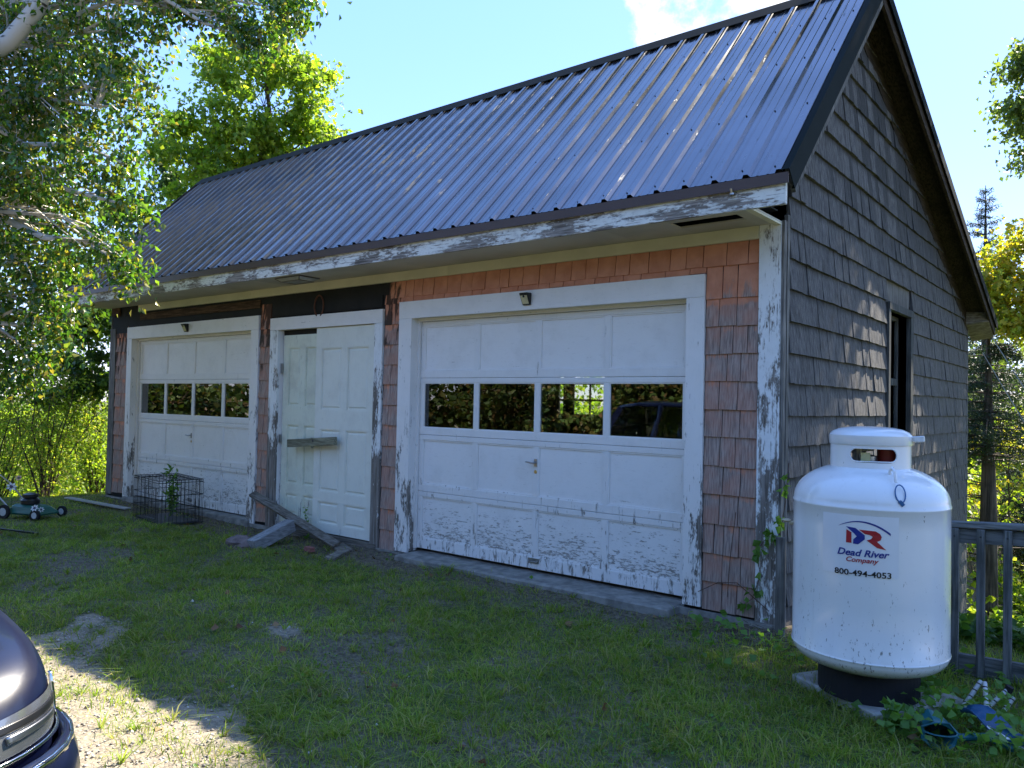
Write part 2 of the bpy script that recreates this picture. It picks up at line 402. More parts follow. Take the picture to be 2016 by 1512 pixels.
def wedge_mesh(name, mt, axis):
    """unit shingle: width 1 centred, height 1, butt thickness 1 at the bottom; faces -y ('y') or +x ('x')"""
    v = []
    for (w, d, z) in [(-.5, 0, 0), (.5, 0, 0), (.5, -1, .0), (-.5, -1, .0), (-.5, 0, 1), (.5, 0, 1), (.5, -.12, 1), (-.5, -.12, 1)]:
        v.append((w, d, z) if axis == 'y' else (-d, w, z))
    me = bpy.data.meshes.new(name); me.from_pydata(v, [], BOXF); me.update(); me.materials.append(mt)
    import bmesh
    bm = bmesh.new(); bm.from_mesh(me); bmesh.ops.recalc_face_normals(bm, faces=bm.faces); bm.to_mesh(me); bm.free()
    return me
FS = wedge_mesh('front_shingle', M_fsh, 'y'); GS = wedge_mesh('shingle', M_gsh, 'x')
nfs = 0
def front_shingle(x0, x1, zb, zt, thick=.020, rot=0.):
    global nfs
    o = bpy.data.objects.new('front_shingle', FS); link(o, SH)
    o.location = ((x0+x1)/2, .020, zb+random.uniform(-.004, .003)); o.scale = (x1-x0, thick*random.uniform(.8, 1.25), zt-zb)
    o.rotation_euler = (0, rot+random.uniform(-.006, .006), random.uniform(-.02, .02)); nfs += 1
def shingle_rows(x0, x1, zs, top, wmin=.10, wmax=.19, n=None):
    """zs: descending list of butt heights"""
    for i, z in enumerate(zs):
        up = top if i == 0 else zs[i-1]+.045
        x = x0
        cuts = []
        if n: 
            k = n if isinstance(n, int) else n[i % len(n)]
            ws = [random.uniform(.7, 1.3) for _ in range(k)]; sm = sum(ws); cuts = [w/sm*(x1-x0) for w in ws]
        else:
            while x < x1-.001:
                w = random.uniform(wmin, wmax)
                if x1-x-w < .07: w = x1-x
                cuts.append(w); x += w
        x = x0
        for w in cuts:
            front_shingle(x+.0032, x+w-.0032, z, up); x += w
ZROW = [2.625, 2.40, 2.18, 1.965, 1.75, 1.53, 1.315, 1.09, .87, .64, .41, .19, -.03]
shingle_rows(-.602, -.172, ZROW[1:], 2.66, n=[3, 3, 4, 3, 3, 3, 3, 3, 3, 4, 3, 3])
shingle_rows(-4.30, -.172, [2.655], 2.835, .11, .2)
shingle_rows(-4.105, -.602, [2.605], 2.70, .12, .24)
shingle_rows(-4.36, -4.12, [z-.03 for z in ZROW], 2.70, n=[2, 2, 1, 2, 2, 2])
shingle_rows(-6.70, -6.47, [z+.02 for z in ZROW[1:]], 2.74, n=[2, 1, 2, 2, 1, 2])
shingle_rows(-10.66, -10.27, [z+.05 for z in ZROW[1:]], 2.62, n=[3, 2, 3, 2])
# sheathing behind the front cladding
fw = MB()
fw.box(XL, 0, .06, .10, 2.5, 3.72).box(XL, -10.12, .02, .06, -.12, 2.93).box(-6.86, -6.30, .02, .06, -.05, 2.93).box(-4.50, -3.93, .02, .06, -.12, 2.93).box(-.76, 0, .02, .06, -.15, 2.93)
fw.box(-10.12, -6.86, .02, .06, 2.45, 2.93).box(-6.30, -4.50, .02, .06, 2.42, 2.93).box(-3.93, -.76, .02, .06, 2.45, 2.93)
fw.build('wall_sheathing', M_tar, SH)
b = MB().box(-9.9, -6.72, .004, .018, 2.70, 2.80); b.build('bare_board', M_brown, SH)
MB().box(-10.80, -10.3, .004, .018, 2.52, 2.62).build('tar_strip', M_tar, SH)
MB().box(-6.44, -4.40, .006, .018, 2.57, 2.70).build('tar_strip', M_tar, SH)
# back, left and gable walls
bw = MB()
WX0, WX1, WZ0, WZ1 = -7.42, -6.22, 1.30, 2.30            # back window
bw.box(XL, WX0, D-.12, D, -2.3, 2.97).box(WX1, -.02, D-.12, D, -2.3, 2.97).box(WX0, WX1, D-.12, D, -2.3, WZ0).box(WX0, WX1, D-.12, D, WZ1, 2.97)
bw.build('back_wall', M_int, SH)
poly = [(.06, -2.3), (D-.12, -2.3), (D-.12, roofz(D-.12)-.16), (YR, ZR-.2), (.06, roofz(.06)-.2)]
MB().prism(poly, XL, XL+.1, 'x').build('left_wall', M_int, SH)
GWY0, GWY1, GZ0, GZ1 = 3.02, 3.92, 1.25, 2.60             # gable window opening
gw = MB()
gw.prism([(.06, -2.6), (GWY0, -2.6), (GWY0, roofz(GWY0)-.12), (YR, ZR-.14), (.06, roofz(.06)-.14)], -.1, 0, 'x')
gw.prism([(GWY1, -2.6), (D, -2.6), (D, roofz(D)-.12), (GWY1, roofz(GWY1)-.12)], -.1, 0, 'x')
gw.prism([(GWY0, -2.6), (GWY1, -2.6), (GWY1, GZ0), (GWY0, GZ0)], -.1, 0, 'x')
gw.prism([(GWY0, GZ1), (GWY1, GZ1), (GWY1, roofz(GWY1)-.12), (GWY0, roofz(GWY0)-.12)], -.1, 0, 'x')
gw.build('gable_wall', M_grey, SH)
MB().box(XL+.12, -.12, .15, D-.14, -.12, -.03).build('garage_floor', M_conc, SH)
MB().box(XL, 0., .02, .14, -.4, -.04).box(-.82, -.0, -.011, .02, -.4, -.048).box(-10.84, -10.1, -.011, .02, -.4, -.05).box(-6.9, -6.28, -.011, .02, -.4, -.052).box(-4.4, -3.93, -.01, .02, -.4, -.05).build('foundation', M_conc, SH)
# gable shingles
rows = []
zk = 2.443-.2365*20
while zk < 5.4: rows.append(zk); zk += .2365
cand = []
rr = random.Random(3)
for zi, z in enumerate(rows):
    z += rr.uniform(-.006, .006); sag = rr.uniform(-.006, .006)
    y = .105-rr.uniform(0, .0)
    y1max = D+.0
    while y < y1max-.02:
        w = rr.uniform(.075, .21); 
        if y1max-y-w < .06: w = y1max-y
        ya, yb = y+.0006, y+w-.0006; y += w
        segs = [(ya, yb)]
        if z+.19 > GZ0-.1 and z < GZ1+.10 and z > GZ0-.25:
            if yb > GWY0-.075 and ya < GWY1+.115:
                segs = []
                if ya < GWY0-.075 and GWY0-.075-ya > .02: segs.append((ya, GWY0-.075))
                if yb > GWY1+.115 and yb-GWY1-.115 > .02: segs.append((GWY1+.115, yb))
        for (a, c) in segs:
            top = z+.29; ta = min(top, roofz(a)-.15); tb = min(top, roofz(c)-.15)
            if z < 2.6 and z > GZ0-.3 and z+.29 > GZ1+.1 and c > GWY0-.075 and a < GWY1+.1 and z > GZ1+.1: pass
            if max(ta, tb) < z+.03: continue
            cand.append((a, c, z+rr.uniform(-.003, .003)+sag*math.sin(y*1.3), ta, tb, rr.uniform(.026, .040), rr.uniform(.004, .008)))
def gdist(q): 
    c = Vector((0, (q[0]+q[1])/2, q[2])); d = (c-CAMP)
    return -(q[1]-q[0])*abs(d.x)/d.length_squared
# hidden by the propane tank or the ground: not first in line
cand.sort(key=lambda q: gdist(q) if (q[2] > -.1 or q[0] > 5.5) else 9)
stuffv = MB()
for i, (a, c, z, ta, tb, th, off) in enumerate(cand):
    full = abs(ta-tb) < 1e-6
    th2 = th
    if i < 290:
        if full:
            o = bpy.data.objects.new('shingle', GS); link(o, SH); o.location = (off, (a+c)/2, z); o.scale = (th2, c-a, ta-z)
            o.rotation_euler = (rr.uniform(-.008, .008), 0, rr.uniform(-.02, .02))
        else:
            v = [(0, a, z), (0, c, z), (off+th2, c, z), (off+th2, a, z), (0, a, max(ta, z+.002)), (0, c, max(tb, z+.002)), (off+.004, c, max(tb, z+.002)), (off+.004, a, max(ta, z+.002))]
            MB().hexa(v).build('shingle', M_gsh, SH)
    else:
        stuffv.hexa([(0, a, z), (0, c, z), (off+th2, c, z+rr.uniform(-.003, .003)), (off+th2*rr.uniform(.8, 1.1), a, z), (0, a, max(ta, z+.002)), (0, c, max(tb, z+.002)), (off+.003, c, max(tb, z+.002)), (off+.003, a, max(ta, z+.002))])
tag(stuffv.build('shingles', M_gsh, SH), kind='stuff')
# gable window
wf = MB().box(.0, .05, GWY0-.07, GWY0, GZ0-.05, GZ1+.0).box(.0, .05, GWY1, GWY1+.11, GZ0-.05, GZ1+.0).box(.0, .055, GWY0-.07, GWY1+.11, GZ1, GZ1+.075).box(.0, .07, GWY0-.09, GWY1+.13, GZ0-.09, GZ0-.05)
wf.box(-.14, 0, GWY1-.0, GWY1+.04, GZ0, GZ1).box(-.14, 0, GWY0-.04, GWY0, GZ0, GZ1).box(-.14, 0, GWY0, GWY1, GZ1-.0, GZ1+.03)
M_greyd = wood('wood_window_dark', (.04, .042, .04), (.12, .12, .11), 'z')
win = wf.build('side_window', M_greyd, SH)
sa = MB(); zm = (GZ0+GZ1)/2-.05
for z0, z1 in ((GZ0, zm), (zm, GZ1)):
    sa.box(-.12, -.085, GWY0, GWY0+.05, z0, z1).box(-.12, -.085, GWY1-.05, GWY1, z0, z1).box(-.122, -.083, GWY0+.05, GWY1-.05, z1-.045, z1).box(-.122, -.083, GWY0+.05, GWY1-.05, z0, z0+.03)
sa.build('sash', M_greyd, win)
MB().box(-.105, -.101, GWY0+.05, GWY1-.05, GZ0+.03, zm-.045).box(-.105, -.101, GWY0+.05, GWY1-.05, zm+.03, GZ1-.045).build('pane', M_glass, win)
# back window seen through the garage
bf = MB().box(WX0, WX1, D-.09, D-.04, WZ0, WZ0+.05).box(WX0, WX1, D-.09, D-.04, WZ1-.05, WZ1).box(WX0, WX0+.05, D-.09, D-.04, WZ0, WZ1).box(WX1-.05, WX1, D-.09, D-.04, WZ0, WZ1)
for k in range(1, 3): bf.box(WX0, WX1, D-.08, D-.05, WZ0+k*.333-.02, WZ0+k*.333+.02)
for k in range(1, 3): bf.box(WX0+k*.4-.015, WX0+k*.4+.015, D-.082, D-.052, WZ0, WZ1)
bf.build('back_window', M_int, SH)
# foundation block and corner boards
MB().box(-.20, -.03, -.03, .03, -.30, -.055).build('footing_block', M_conc, SH)
MB().box(-.168, -.001, -.008, .018, -.05, 2.93).build('corner_board', M_corner, SH)
MB().box(.0, .022, .0, .052, -.35, 2.95).box(.0, .028, .054, .102, -.6, 3.0).build('corner_board', M_grey, SH)
MB().box(XL-.03, -10.665, -.005, .018, -.02, 2.60).box(XL-.03, -10.9+.03, 0.018, .1, -.2, 2.8).build('corner_board', M_grey, SH)
MB().box(.0, .03, D, D+.03, -2.6, roofz(D)-.2).build('corner_board', M_grey, SH)
# frieze
MB().box(-9.92, -6.9, -.02, .012, 2.83, 2.928).box(-6.897, -3.4, -.02, .012, 2.83, 2.928).box(-3.397, -.171, -.02, .012, 2.83, 2.928).build('frieze_board', M_cream, SH)
MB().box(XL, -10.55, -.01, .012, 2.80, 2.928).build('bare_board', M_brown, SH)
# door trims (casings), jambs
def casing(x0, x1, wl, wr, zt, hh, zb, m1, m2, zbr=None):
    b = MB().box(x0, x0+wl, -.012, .018, zb, zt-hh-.002); c = MB().box(x1-wr, x1, -.012, .018, zbr if zbr is not None else zb, zt-hh-.002)
    b.build('door_casing', m1, SH); c.build('door_casing', m1, SH)
    MB().box(x0, x1, -.014, .018, zt-hh, zt).build('door_head_casing', m2, SH)
casing(-4.109, -.606, .19, .155, 2.60, .18, -.04, M_white, M_whiteh, -.02)
casing(-10.26, -6.712, .15, .17, 2.60, .18, -.05, M_white, M_whiteh)
M_bare = peel('paint_casing_bare', (.76, .77, .75), 'z', .52, 0., 2.0, .30, dirt=.25, scale=7)
casing(-6.457, -4.37, .17, .13, 2.545, .15, -.05, M_bare, M_whiteh)
def jambs(x0, x1, zt, y1=.135):
    MB().box(x0-.02, x0, .018, y1, -.03, zt).build('door_jamb', M_white, SH)
    MB().box(x1, x1+.02, .018, y1, -.03, zt).build('door_jamb', M_white, SH)
    MB().box(x0-.02, x1+.02, .018, y1, zt, zt+.02).build('door_jamb', M_cream, SH)
    # stop moulding just in front of the door
    MB().box(x0, x0+.03, .085, .112, 0, zt).box(x1-.03, x1, .085, .112, 0, zt).box(x0+.03, x1-.03, .085, .112, zt-.03, zt).build('door_stop', M_whiteh, SH)
jambs(-3.919, -.761, 2.42); jambs(-10.11, -6.882, 2.42); jambs(-6.287, -4.50, 2.395, .10)
# overhead doors
def overhead_door(x0, x1, z0, z1, yf, handle=True):
    Wd = x1-x0; secs = 4; sh = (z1-z0)/secs; cols = 4; st = .055
    f = MB(); rails = []
    colx = [x0+.02+i*(Wd-.04-st)/cols for i in range(cols+1)]      # left edges of stiles
    base = None
    for s in range(secs):
        a = z0+s*sh+.0015; b = a+sh-.003; rb = .075 if s else .11; rt = .05
        f.box(x0+.004, x1-.004, yf, yf+.035, a, a+rb); f.box(x0+.004, x1-.004, yf, yf+.035, b-rt, b)
        for i, cx in enumerate(colx): f.box(cx, cx+st, yf+.001, yf+.034, a+rb, b-rt)
    dr = f.build('garage_door', M_door, SH, bevel=.003)
    for s in range(secs):
        a = z0+s*sh+.0015; b = a+sh-.003; rb = .075 if s else .11; rt = .05
        for i in range(cols):
            xa, xb = colx[i]+st, colx[i+1]; za, zb = a+rb, b-rt
            if s == 2:
                o = MB().box(xa, xb, yf+.016, yf+.019, za, zb).build('pane', M_glass, dr)
                e = .008
                MB().box(xa, xa+e, yf+.006, yf+.015, za, zb).box(xb-e, xb, yf+.006, yf+.015, za, zb).box(xa+e, xb-e, yf+.006, yf+.015, za, za+e).box(xa+e, xb-e, yf+.006, yf+.015, zb-e, zb).build('glazing_bead', M_whiteh, dr)
            else:
                e = .012
                MB().box(xa, xb, yf+.015, yf+.022, za, zb).build('panel', M_doorp, dr)
                m = MB().prism([(xa, za), (xa+e, za), (xa+e, zb), (xa, zb)], yf+.005, yf+.015).prism([(xb-e, za), (xb, za), (xb, zb), (xb-e, zb)], yf+.005, yf+.015)
                m.box(xa+e, xb-e, yf+.006, yf+.015, zb-e, zb).box(xa+e, xb-e, yf+.006, yf+.015, za, za+e).build('panel_moulding', M_door, dr)
    xm = colx[2]+st/2; zh = z0+sh*1.66
    h = MB().box(xm-.016, xm+.016, yf-.006, yf, zh-.035, zh+.035).tube([(xm, yf-.004, zh), (xm, yf-.045, zh)], .009, 8)
    h.tube([(xm+.012, yf-.045, zh-.004), (xm-.02, yf-.05, zh), (xm-.085, yf-.047, zh+.006)], [.008, .009, .006], 8)
    h.build('handle', M_steel, dr, smooth=True)
    MB().lathe([(0, .004), (.014, .004), (.018, 0)], (0, 0, 0), 16).build('lock_cylinder', simple('brass', (.6, .45, .2), .35, 1.), dr).matrix_basis = Matrix.Translation((xm, yf-.001, zh-.085)) @ Matrix.Rotation(R_(90), 4, 'X')
    lp = MB().box(xm-.06, xm+.06, yf-.006, yf, z0+.055, z0+.10).tube([(xm-.05, yf-.008, z0+.08), (xm-.045, yf-.035, z0+.075), (xm+.045, yf-.035, z0+.075), (xm+.05, yf-.008, z0+.08)], .006, 6)
    lp.build('lift_handle', M_steel, dr)
    return dr
overhead_door(-3.915, -.765, .002, 2.39, .115)
overhead_door(-10.106, -6.886, .002, 2.39, .115)
# paired panel doors
def panel_door(x0, x1, z0, z1, yf, mt, cols=2):
    st = .10; W_ = x1-x0; H = z1-z0; fr = MB(); rows = [(.09, .27), (.33, .62), (.70, .91)]
    rows = [(z0+.10, z0+.36), (z0+.47, z0+1.20), (z0+1.42, z0+2.15 if z1-z0 > 2.3 else z0+2.08)]
    mid = (x0+x1)/2
    cx = [(x0+st, mid-.05), (mid+.05, x1-st)]
    zz = [z0]+[q for r in rows for q in r]+[z1]
    for i in range(0, len(zz), 2): fr.box(x0, x1, yf, yf+.035, zz[i], zz[i+1])
    for (a, c) in rows: fr.box(x0, x0+st, yf, yf+.035, a, c).box(x1-st, x1, yf, yf+.035, a, c).box(mid-.05, mid+.05, yf, yf+.035, a, c)
    d = fr.build('panel_door', mt, SH)
    for (a, c) in rows:
        for (p, q) in cx:
            m = MB().box(p, q, yf+.016, yf+.024, a, c)
            e = .03
            m.add([(p+e, yf+.016, a+e), (q-e, yf+.016, a+e), (q-e, yf+.016, c-e), (p+e, yf+.016, c-e), (p+e+.018, yf+.007, a+e+.018), (q-e-.018, yf+.007, a+e+.018), (q-e-.018, yf+.007, c-e-.018), (p+e+.018, yf+.007, c-e-.018)], [(4, 5, 6, 7), (0, 1, 5, 4), (1, 2, 6, 5), (2, 3, 7, 6), (3, 0, 4, 7)])
            m.build('panel', mt, d)
            MB().box(p, p+.012, yf+.004, yf+.016, a, c).box(q-.012, q, yf+.004, yf+.016, a, c).box(p+.012, q-.012, yf+.004, yf+.016, a, a+.012).box(p+.012, q-.012, yf+.004, yf+.016, c-.012, c).build('panel_moulding', mt, d)
    return d
pd1 = panel_door(-6.26, -5.48, .03, 2.33, .06, M_ddoor2); pd2 = panel_door(-5.555, -4.515, .0, 2.388, .018, M_ddoor)
MB().box(-6.28, -6.25, .03, .05, 1.86, 1.98).build('hinge', M_steel, pd1); MB().box(-6.28, -6.25, .03, .05, 1.0, 1.1).build('hinge', M_steel, pd1)
MB().box(-5.60, -5.50, .0, .016, 1.04, 1.09).tube([(-5.57, .0, 1.04), (-5.57, -.02, 1.0), (-5.54, -.02, .97), (-5.53, -.0, 1.0)], .007, 6).build('hasp', M_steel, pd2)
MB().tube([(-5.46, .01, 1.07), (-5.46, -.05, 1.06)], .012, 8).blob((-5.46, -.06, 1.06), (.026, .02, .026), 1, 0).build('knob', simple('iron_dark', (.03, .028, .026), .5), pd2)
MB().box(-6.285, -5.5, .075, .09, 2.27, 2.395).build('dark_gap', M_tar, SH)  # black strip put in for the darkness of the open gap above the leaf
# threshold of the right door, step stone under the middle one
MB().prism([(-3.90, -.035), (-.79, -.035), (-.78, -.16), (-3.92, -.12)], -.20, .14, 'y').build('threshold', M_conc, SH, bevel=.012)
MB().box(-10.2, -6.8, -.05, .14, -.13, -.012).build('threshold', M_conc, SH, bevel=.01)
MB().box(-6.3, -4.4, -.02, .14, -.16, -.015).build('threshold', M_greyh, SH)

# soffit with its open vent, fascia, roof
VX0, VX1, VY0, VY1 = -.70, -.17, -.43, -.25
def soffit(x0, x1, hole=False):
    b = MB()
    if not hole: b.box(x0, x1, -.575, -.002, 2.93, 2.942)
    else:
        b.box(x0, VX0, -.575, -.002, 2.93, 2.942).box(VX1, x1, -.575, -.002, 2.93, 2.942).box(VX0, VX1, -.575, VY0, 2.93, 2.942).box(VX0, VX1, VY1, -.002, 2.93, 2.942)
    b.build('soffit_board', M_soff, SH)
for a, c in ((-10.95, -8.53), (-8.527, -6.1), (-6.097, -3.67), (-3.667, -1.24)): soffit(a, c)
soffit(-1.237, .0, True)
MB().box(-.05, .0, -.575, -.01, 2.915, 2.9285).build('soffit_trim', M_cream, SH)
MB().box(-10.9, -.03, -.56, -.01, 3.02, 3.03).build('soffit_lining', M_tar, SH)
MB().box(RKL+.02, -7.2, -.605, -.577, 2.915, 3.10).box(-7.197, -3.1, -.605, -.577, 2.915, 3.10).box(-3.097, .245, -.607, -.577, 2.912, 3.10).build('fascia_board', M_fasc, SH)
MB().box(RKL, RKR-.01, -.632, -.624, 3.045, 3.118).box(RKL, RKR-.01, -.624, -.607, 3.10, 3.112).build('drip_edge', M_drip, SH)
# roof deck (dark wood seen from below) and rake boards
nf = Vector((0, -SF, 1)).normalized(); nb_ = Vector((0, SB, 1)).normalized()
def slab(x0, x1, p, q, nrm, t0, t1, x0b=None, x1b=None):
    """slab between slope points p, q (y, z), offset t0..t1 along the normal; x edges may differ at q"""
    x0b = x0 if x0b is None else x0b; x1b = x1 if x1b is None else x1b
    P = lambda x, yz, t: (x, yz[0]+nrm.y*t, yz[1]+nrm.z*t)
    return [P(x0, p, t0), P(x1, p, t0), P(x1b, q, t0), P(x0b, q, t0), P(x0, p, t1), P(x1, p, t1), P(x1b, q, t1), P(x0b, q, t1)]
E0 = (YE+.02, ZE-.0+.02*SF); RG = (YR, ZR); B0 = (YB, ZB)
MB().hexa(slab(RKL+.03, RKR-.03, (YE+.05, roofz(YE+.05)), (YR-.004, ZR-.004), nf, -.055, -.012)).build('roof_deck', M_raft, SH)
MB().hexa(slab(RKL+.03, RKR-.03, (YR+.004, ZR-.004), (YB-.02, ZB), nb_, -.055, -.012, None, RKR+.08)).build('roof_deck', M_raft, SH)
# rake boards: hang below the deck edge
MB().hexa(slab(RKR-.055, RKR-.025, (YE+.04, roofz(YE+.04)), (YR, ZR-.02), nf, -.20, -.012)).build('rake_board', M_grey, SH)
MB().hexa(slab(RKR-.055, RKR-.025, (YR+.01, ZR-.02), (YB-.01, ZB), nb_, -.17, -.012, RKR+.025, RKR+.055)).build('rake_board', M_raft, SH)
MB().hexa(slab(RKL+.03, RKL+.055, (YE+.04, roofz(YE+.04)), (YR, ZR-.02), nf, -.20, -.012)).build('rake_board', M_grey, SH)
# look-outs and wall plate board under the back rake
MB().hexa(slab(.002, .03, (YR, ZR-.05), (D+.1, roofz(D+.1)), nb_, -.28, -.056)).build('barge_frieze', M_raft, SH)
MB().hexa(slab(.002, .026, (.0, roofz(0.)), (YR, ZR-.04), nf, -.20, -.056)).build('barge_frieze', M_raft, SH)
# tail piece closing the end of the back rake
MB().hexa([(.02, YB-.55, roofz(YB-.55)-.26), (RKR+.03, YB-.5, roofz(YB-.5)-.20), (RKR+.03, YB, ZB-.2), (.02, YB, ZB-.24), (.02, YB-.55, roofz(YB-.55)-.07), (RKR+.03, YB-.5, roofz(YB-.5)-.07), (RKR+.03, YB, ZB-.06), (.02, YB, ZB-.06)]).build('eave_return', M_greyh, SH)
# ribbed metal sheets
def roofmat():
    mt, t = newmat('roof_metal_dark'); g = N(t, 'ShaderNodeNewGeometry'); P = g.outputs['Position']
    n = noise(t, P, 1.3, 5., .6); n2 = noise(t, P, 30., 4., .7, (1, .12, .12)); n3 = noise(t, P, 6., 5., .6, (1.5, .25, .25))
    xx = N(t, 'ShaderNodeSeparateXYZ', {0: P}).outputs
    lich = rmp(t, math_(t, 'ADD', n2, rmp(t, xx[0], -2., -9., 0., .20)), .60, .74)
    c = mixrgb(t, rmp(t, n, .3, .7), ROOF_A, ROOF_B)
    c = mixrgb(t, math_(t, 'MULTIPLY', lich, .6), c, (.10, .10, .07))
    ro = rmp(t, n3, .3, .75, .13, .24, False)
    left = rmp(t, math_(t, 'ADD', xx[0], math_(t, 'MULTIPLY', n, 4.)), .5, -6.5, 0., .82)  # dirt plus a dark tree reflection, painted into colour and metallic leftwards
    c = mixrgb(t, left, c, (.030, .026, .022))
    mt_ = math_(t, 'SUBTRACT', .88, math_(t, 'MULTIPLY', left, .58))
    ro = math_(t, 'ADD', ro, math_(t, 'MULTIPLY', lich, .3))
    out(t, bsdf(t, c, ro, .6, mt_, bump(t, noise(t, P, 2.2, 2.), .004, .15))); return mt
ROOF_A, ROOF_B, ROOF_M = (.17, .17, .185), (.215, .215, .235), .88
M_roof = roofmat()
RP = .2286
prof = [(0, 0), (.016, .025), (.045, .025), (.061, 0), (.100, 0), (.105, .0035), (.113, .0035), (.118, 0), (.171, 0), (.176, .0035), (.184, .0035), (.189, 0)]
pf = 'roof_sheet'
def sheet(x1, nr, back=False):
    pts = []
    for r in range(nr):
        for (a, h) in prof: pts.append((x1-(r*RP+a), h))
    pts.append((x1-nr*RP, 0)); pts.append((x1-nr*RP-.018, .0185)); 
    lo, hi, n = ((YE, ZE), (YR, ZR), nf) if not back else ((YB+.01, ZB), (YR, ZR), nb_)
    v = []
    for (x, h) in pts:
        for s in (0, .33, .67, 1):
            y = lo[0]+(hi[0]-lo[0])*s; z = lo[1]+(hi[1]-lo[1])*s
            v.append((x, y+n.y*h, z+n.z*h))
    f = [(i*4+k, (i+1)*4+k, (i+1)*4+k+1, i*4+k+1) for i in range(len(pts)-1) for k in range(3)]
    # butt edge thickness
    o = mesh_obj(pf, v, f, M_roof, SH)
    md = o.modifiers.new('thick', 'SOLIDIFY'); md.thickness = .0015; md.offset = -1 if back else 1
    return o
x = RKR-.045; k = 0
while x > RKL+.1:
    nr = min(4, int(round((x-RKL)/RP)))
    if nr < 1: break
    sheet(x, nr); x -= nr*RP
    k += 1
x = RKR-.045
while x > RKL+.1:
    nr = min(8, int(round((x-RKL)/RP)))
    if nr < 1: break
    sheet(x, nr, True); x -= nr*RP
# screws
sc_ = MB(); rs = random.Random(5)
xr = RKR-.045
while xr > RKL+.15:
    for s in (.025, .29, .56, .80, .965):
        y = YE+(YR-YE)*s+rs.uniform(-.02, .02); z = roofz(y); px = xr-.085+rs.uniform(-.006, .006)
        c = Vector((px, y, z)); e1 = Vector((1, 0, 0)); e2 = nf.cross(e1)
        r = .0068
        v = [c+(e1*math.cos(a)+e2*math.sin(a))*r+nf*.001 for a in np.arange(0, 6.28, 1.047)]+[c+(e1*math.cos(a)+e2*math.sin(a))*r*.75+nf*.008 for a in np.arange(0, 6.28, 1.047)]
        n6 = len(v)//2
        sc_.add(v, [tuple(range(n6, 2*n6))]+[(i, (i+1) % n6, n6+(i+1) % n6, n6+i) for i in range(n6)])
    xr -= RP
tag(sc_.build('roof_screws', simple('screw_head', (.05, .05, .055), .6, 0.), SH), kind='stuff')
# ridge cap and metal rake trim
MB().hexa(slab(RKL, RKR, (YR-.15, ZR-.15*SF), (YR+.0, ZR+.0), nf, .019, .026)).hexa(slab(RKL, RKR, (YR+.0, ZR), (YR+.15, ZR-.15*SB), nb_, .019, .026)).build('ridge_cap', M_trim, SH)
tr = MB(); tr.hexa(slab(RKR-.05, RKR, (YE-.005, ZE-.005*SF), (YR, ZR), nf, .0195, .0225)).hexa(slab(RKR-.003, RKR, (YE-.005, ZE-.005*SF), (YR, ZR), nf, -.135, .0195))
tr.hexa(slab(RKR-.024, RKR-.004, (YE+.0, ZE), (YR, ZR), nf, -.137, -.132))
tr.build('rake_trim', M_trim, SH); tr = MB(); tr.hexa(slab(RKR-.05, RKR, (YR, ZR), (YB+.01, ZB), nb_, .0195, .0225, RKR+.03, RKR+.085)).hexa(slab(RKR-.003, RKR, (YR, ZR), (YB+.01, ZB), nb_, -.09, .0195, RKR+.082, RKR+.085))
tr.build('rake_trim', M_trim, SH); tr = MB(); tr.hexa(slab(RKL-.005, RKL+.04, (YE, ZE), (YR, ZR), nf, .0195, .0225)).hexa(slab(RKL-.005, RKL-.002, (YE, ZE), (YR, ZR), nf, -.1, .0195))
tr.build('rake_trim', M_trim, SH)
# rafters inside
for xx_ in np.arange(-10.2, -.3, 1.22):
    pass
MB().box(-10.7, -.12, 3.4, 3.5, 2.6, 2.75).box(-10.7, -.12, .2, .3, 2.5, 2.7).build('ceiling_beam', M_raft, SH)
for xx_ in (-9.4, -7.4, -5.4, -3.4, -1.6):
    MB().box(xx_-.04, xx_+.04, .16, D-.15, 2.76, 2.86).build('joist', M_raft, SH)
MB().box(-4.35, -4.25, 3.4, 3.5, -.05, 2.6).build('inner_post', M_raft, SH)
def G0(x, y): return float(gz(x, y))
# ------------------------------------------------------------------ propane tank
TC = Vector((.872, -.93, 0))
M_tank = None
def tankmat():
    mt, t = newmat('tank_white_enamel'); P = N(t, 'ShaderNodeNewGeometry').outputs['Position']
    z = N(t, 'ShaderNodeSeparateXYZ', {0: P}).outputs[2]
    n = noise(t, P, 60., 4., .75, (1, 1, .35)); n2 = noise(t, P, 5., 5., .6); n3 = noise(t, P, 22., 3.)
    sp = rmp(t, math_(t, 'ADD', n, rmp(t, z, 0., 1.0, .10, 0.012)), .685, .73)
    rs_ = noise(t, P, 14., 4., .7, (1, 1, .05))
    c = mixrgb(t, math_(t, 'MULTIPLY', rmp(t, n2, .4, .7), .12), (.77, .76, .74), (.58, .57, .52))
    low = math_(t, 'MULTIPLY', rmp(t, math_(t, 'ADD', z, math_(t, 'MULTIPLY', n3, .12)), .04, .34, .38, 0.), 1.)
    c = mixrgb(t, low, c, (.42, .40, .33))
    c = mixrgb(t, math_(t, 'MULTIPLY', rmp(t, rs_, .56, .76), .22), c, (.42, .38, .30))
    c = mixrgb(t, math_(t, 'MULTIPLY', sp, .75), c, (.08, .075, .06))
    out(t, bsdf(t, c, rmp(t, n2, .3, .7, .16, .26, False), .55, 0., bump(t, noise(t, P, 7., 3.), .002, .2), **{'Coat Weight': .4, 'Coat Roughness': .08})); return mt
M_tank = tankmat()
TK = empty('propane_tank', (0, 0, 0), 0, 'tall white propane tank with company sticker standing on a pad at the garage corner', 'propane tank')
RT = .414
pr = [(.17, .095)]
for i in range(0, 13):
    a = math.pi/2*i/12; pr.append((.17+(RT-.17)*math.sin(a)**.8, .20-.105*math.cos(a)))
pr += [(RT+.004, .200), (RT+.005, .206), (RT, .214), (RT, .5), (RT, .9), (RT, 1.008), (RT+.004, 1.014), (RT+.004, 1.022), (RT, 1.028)]
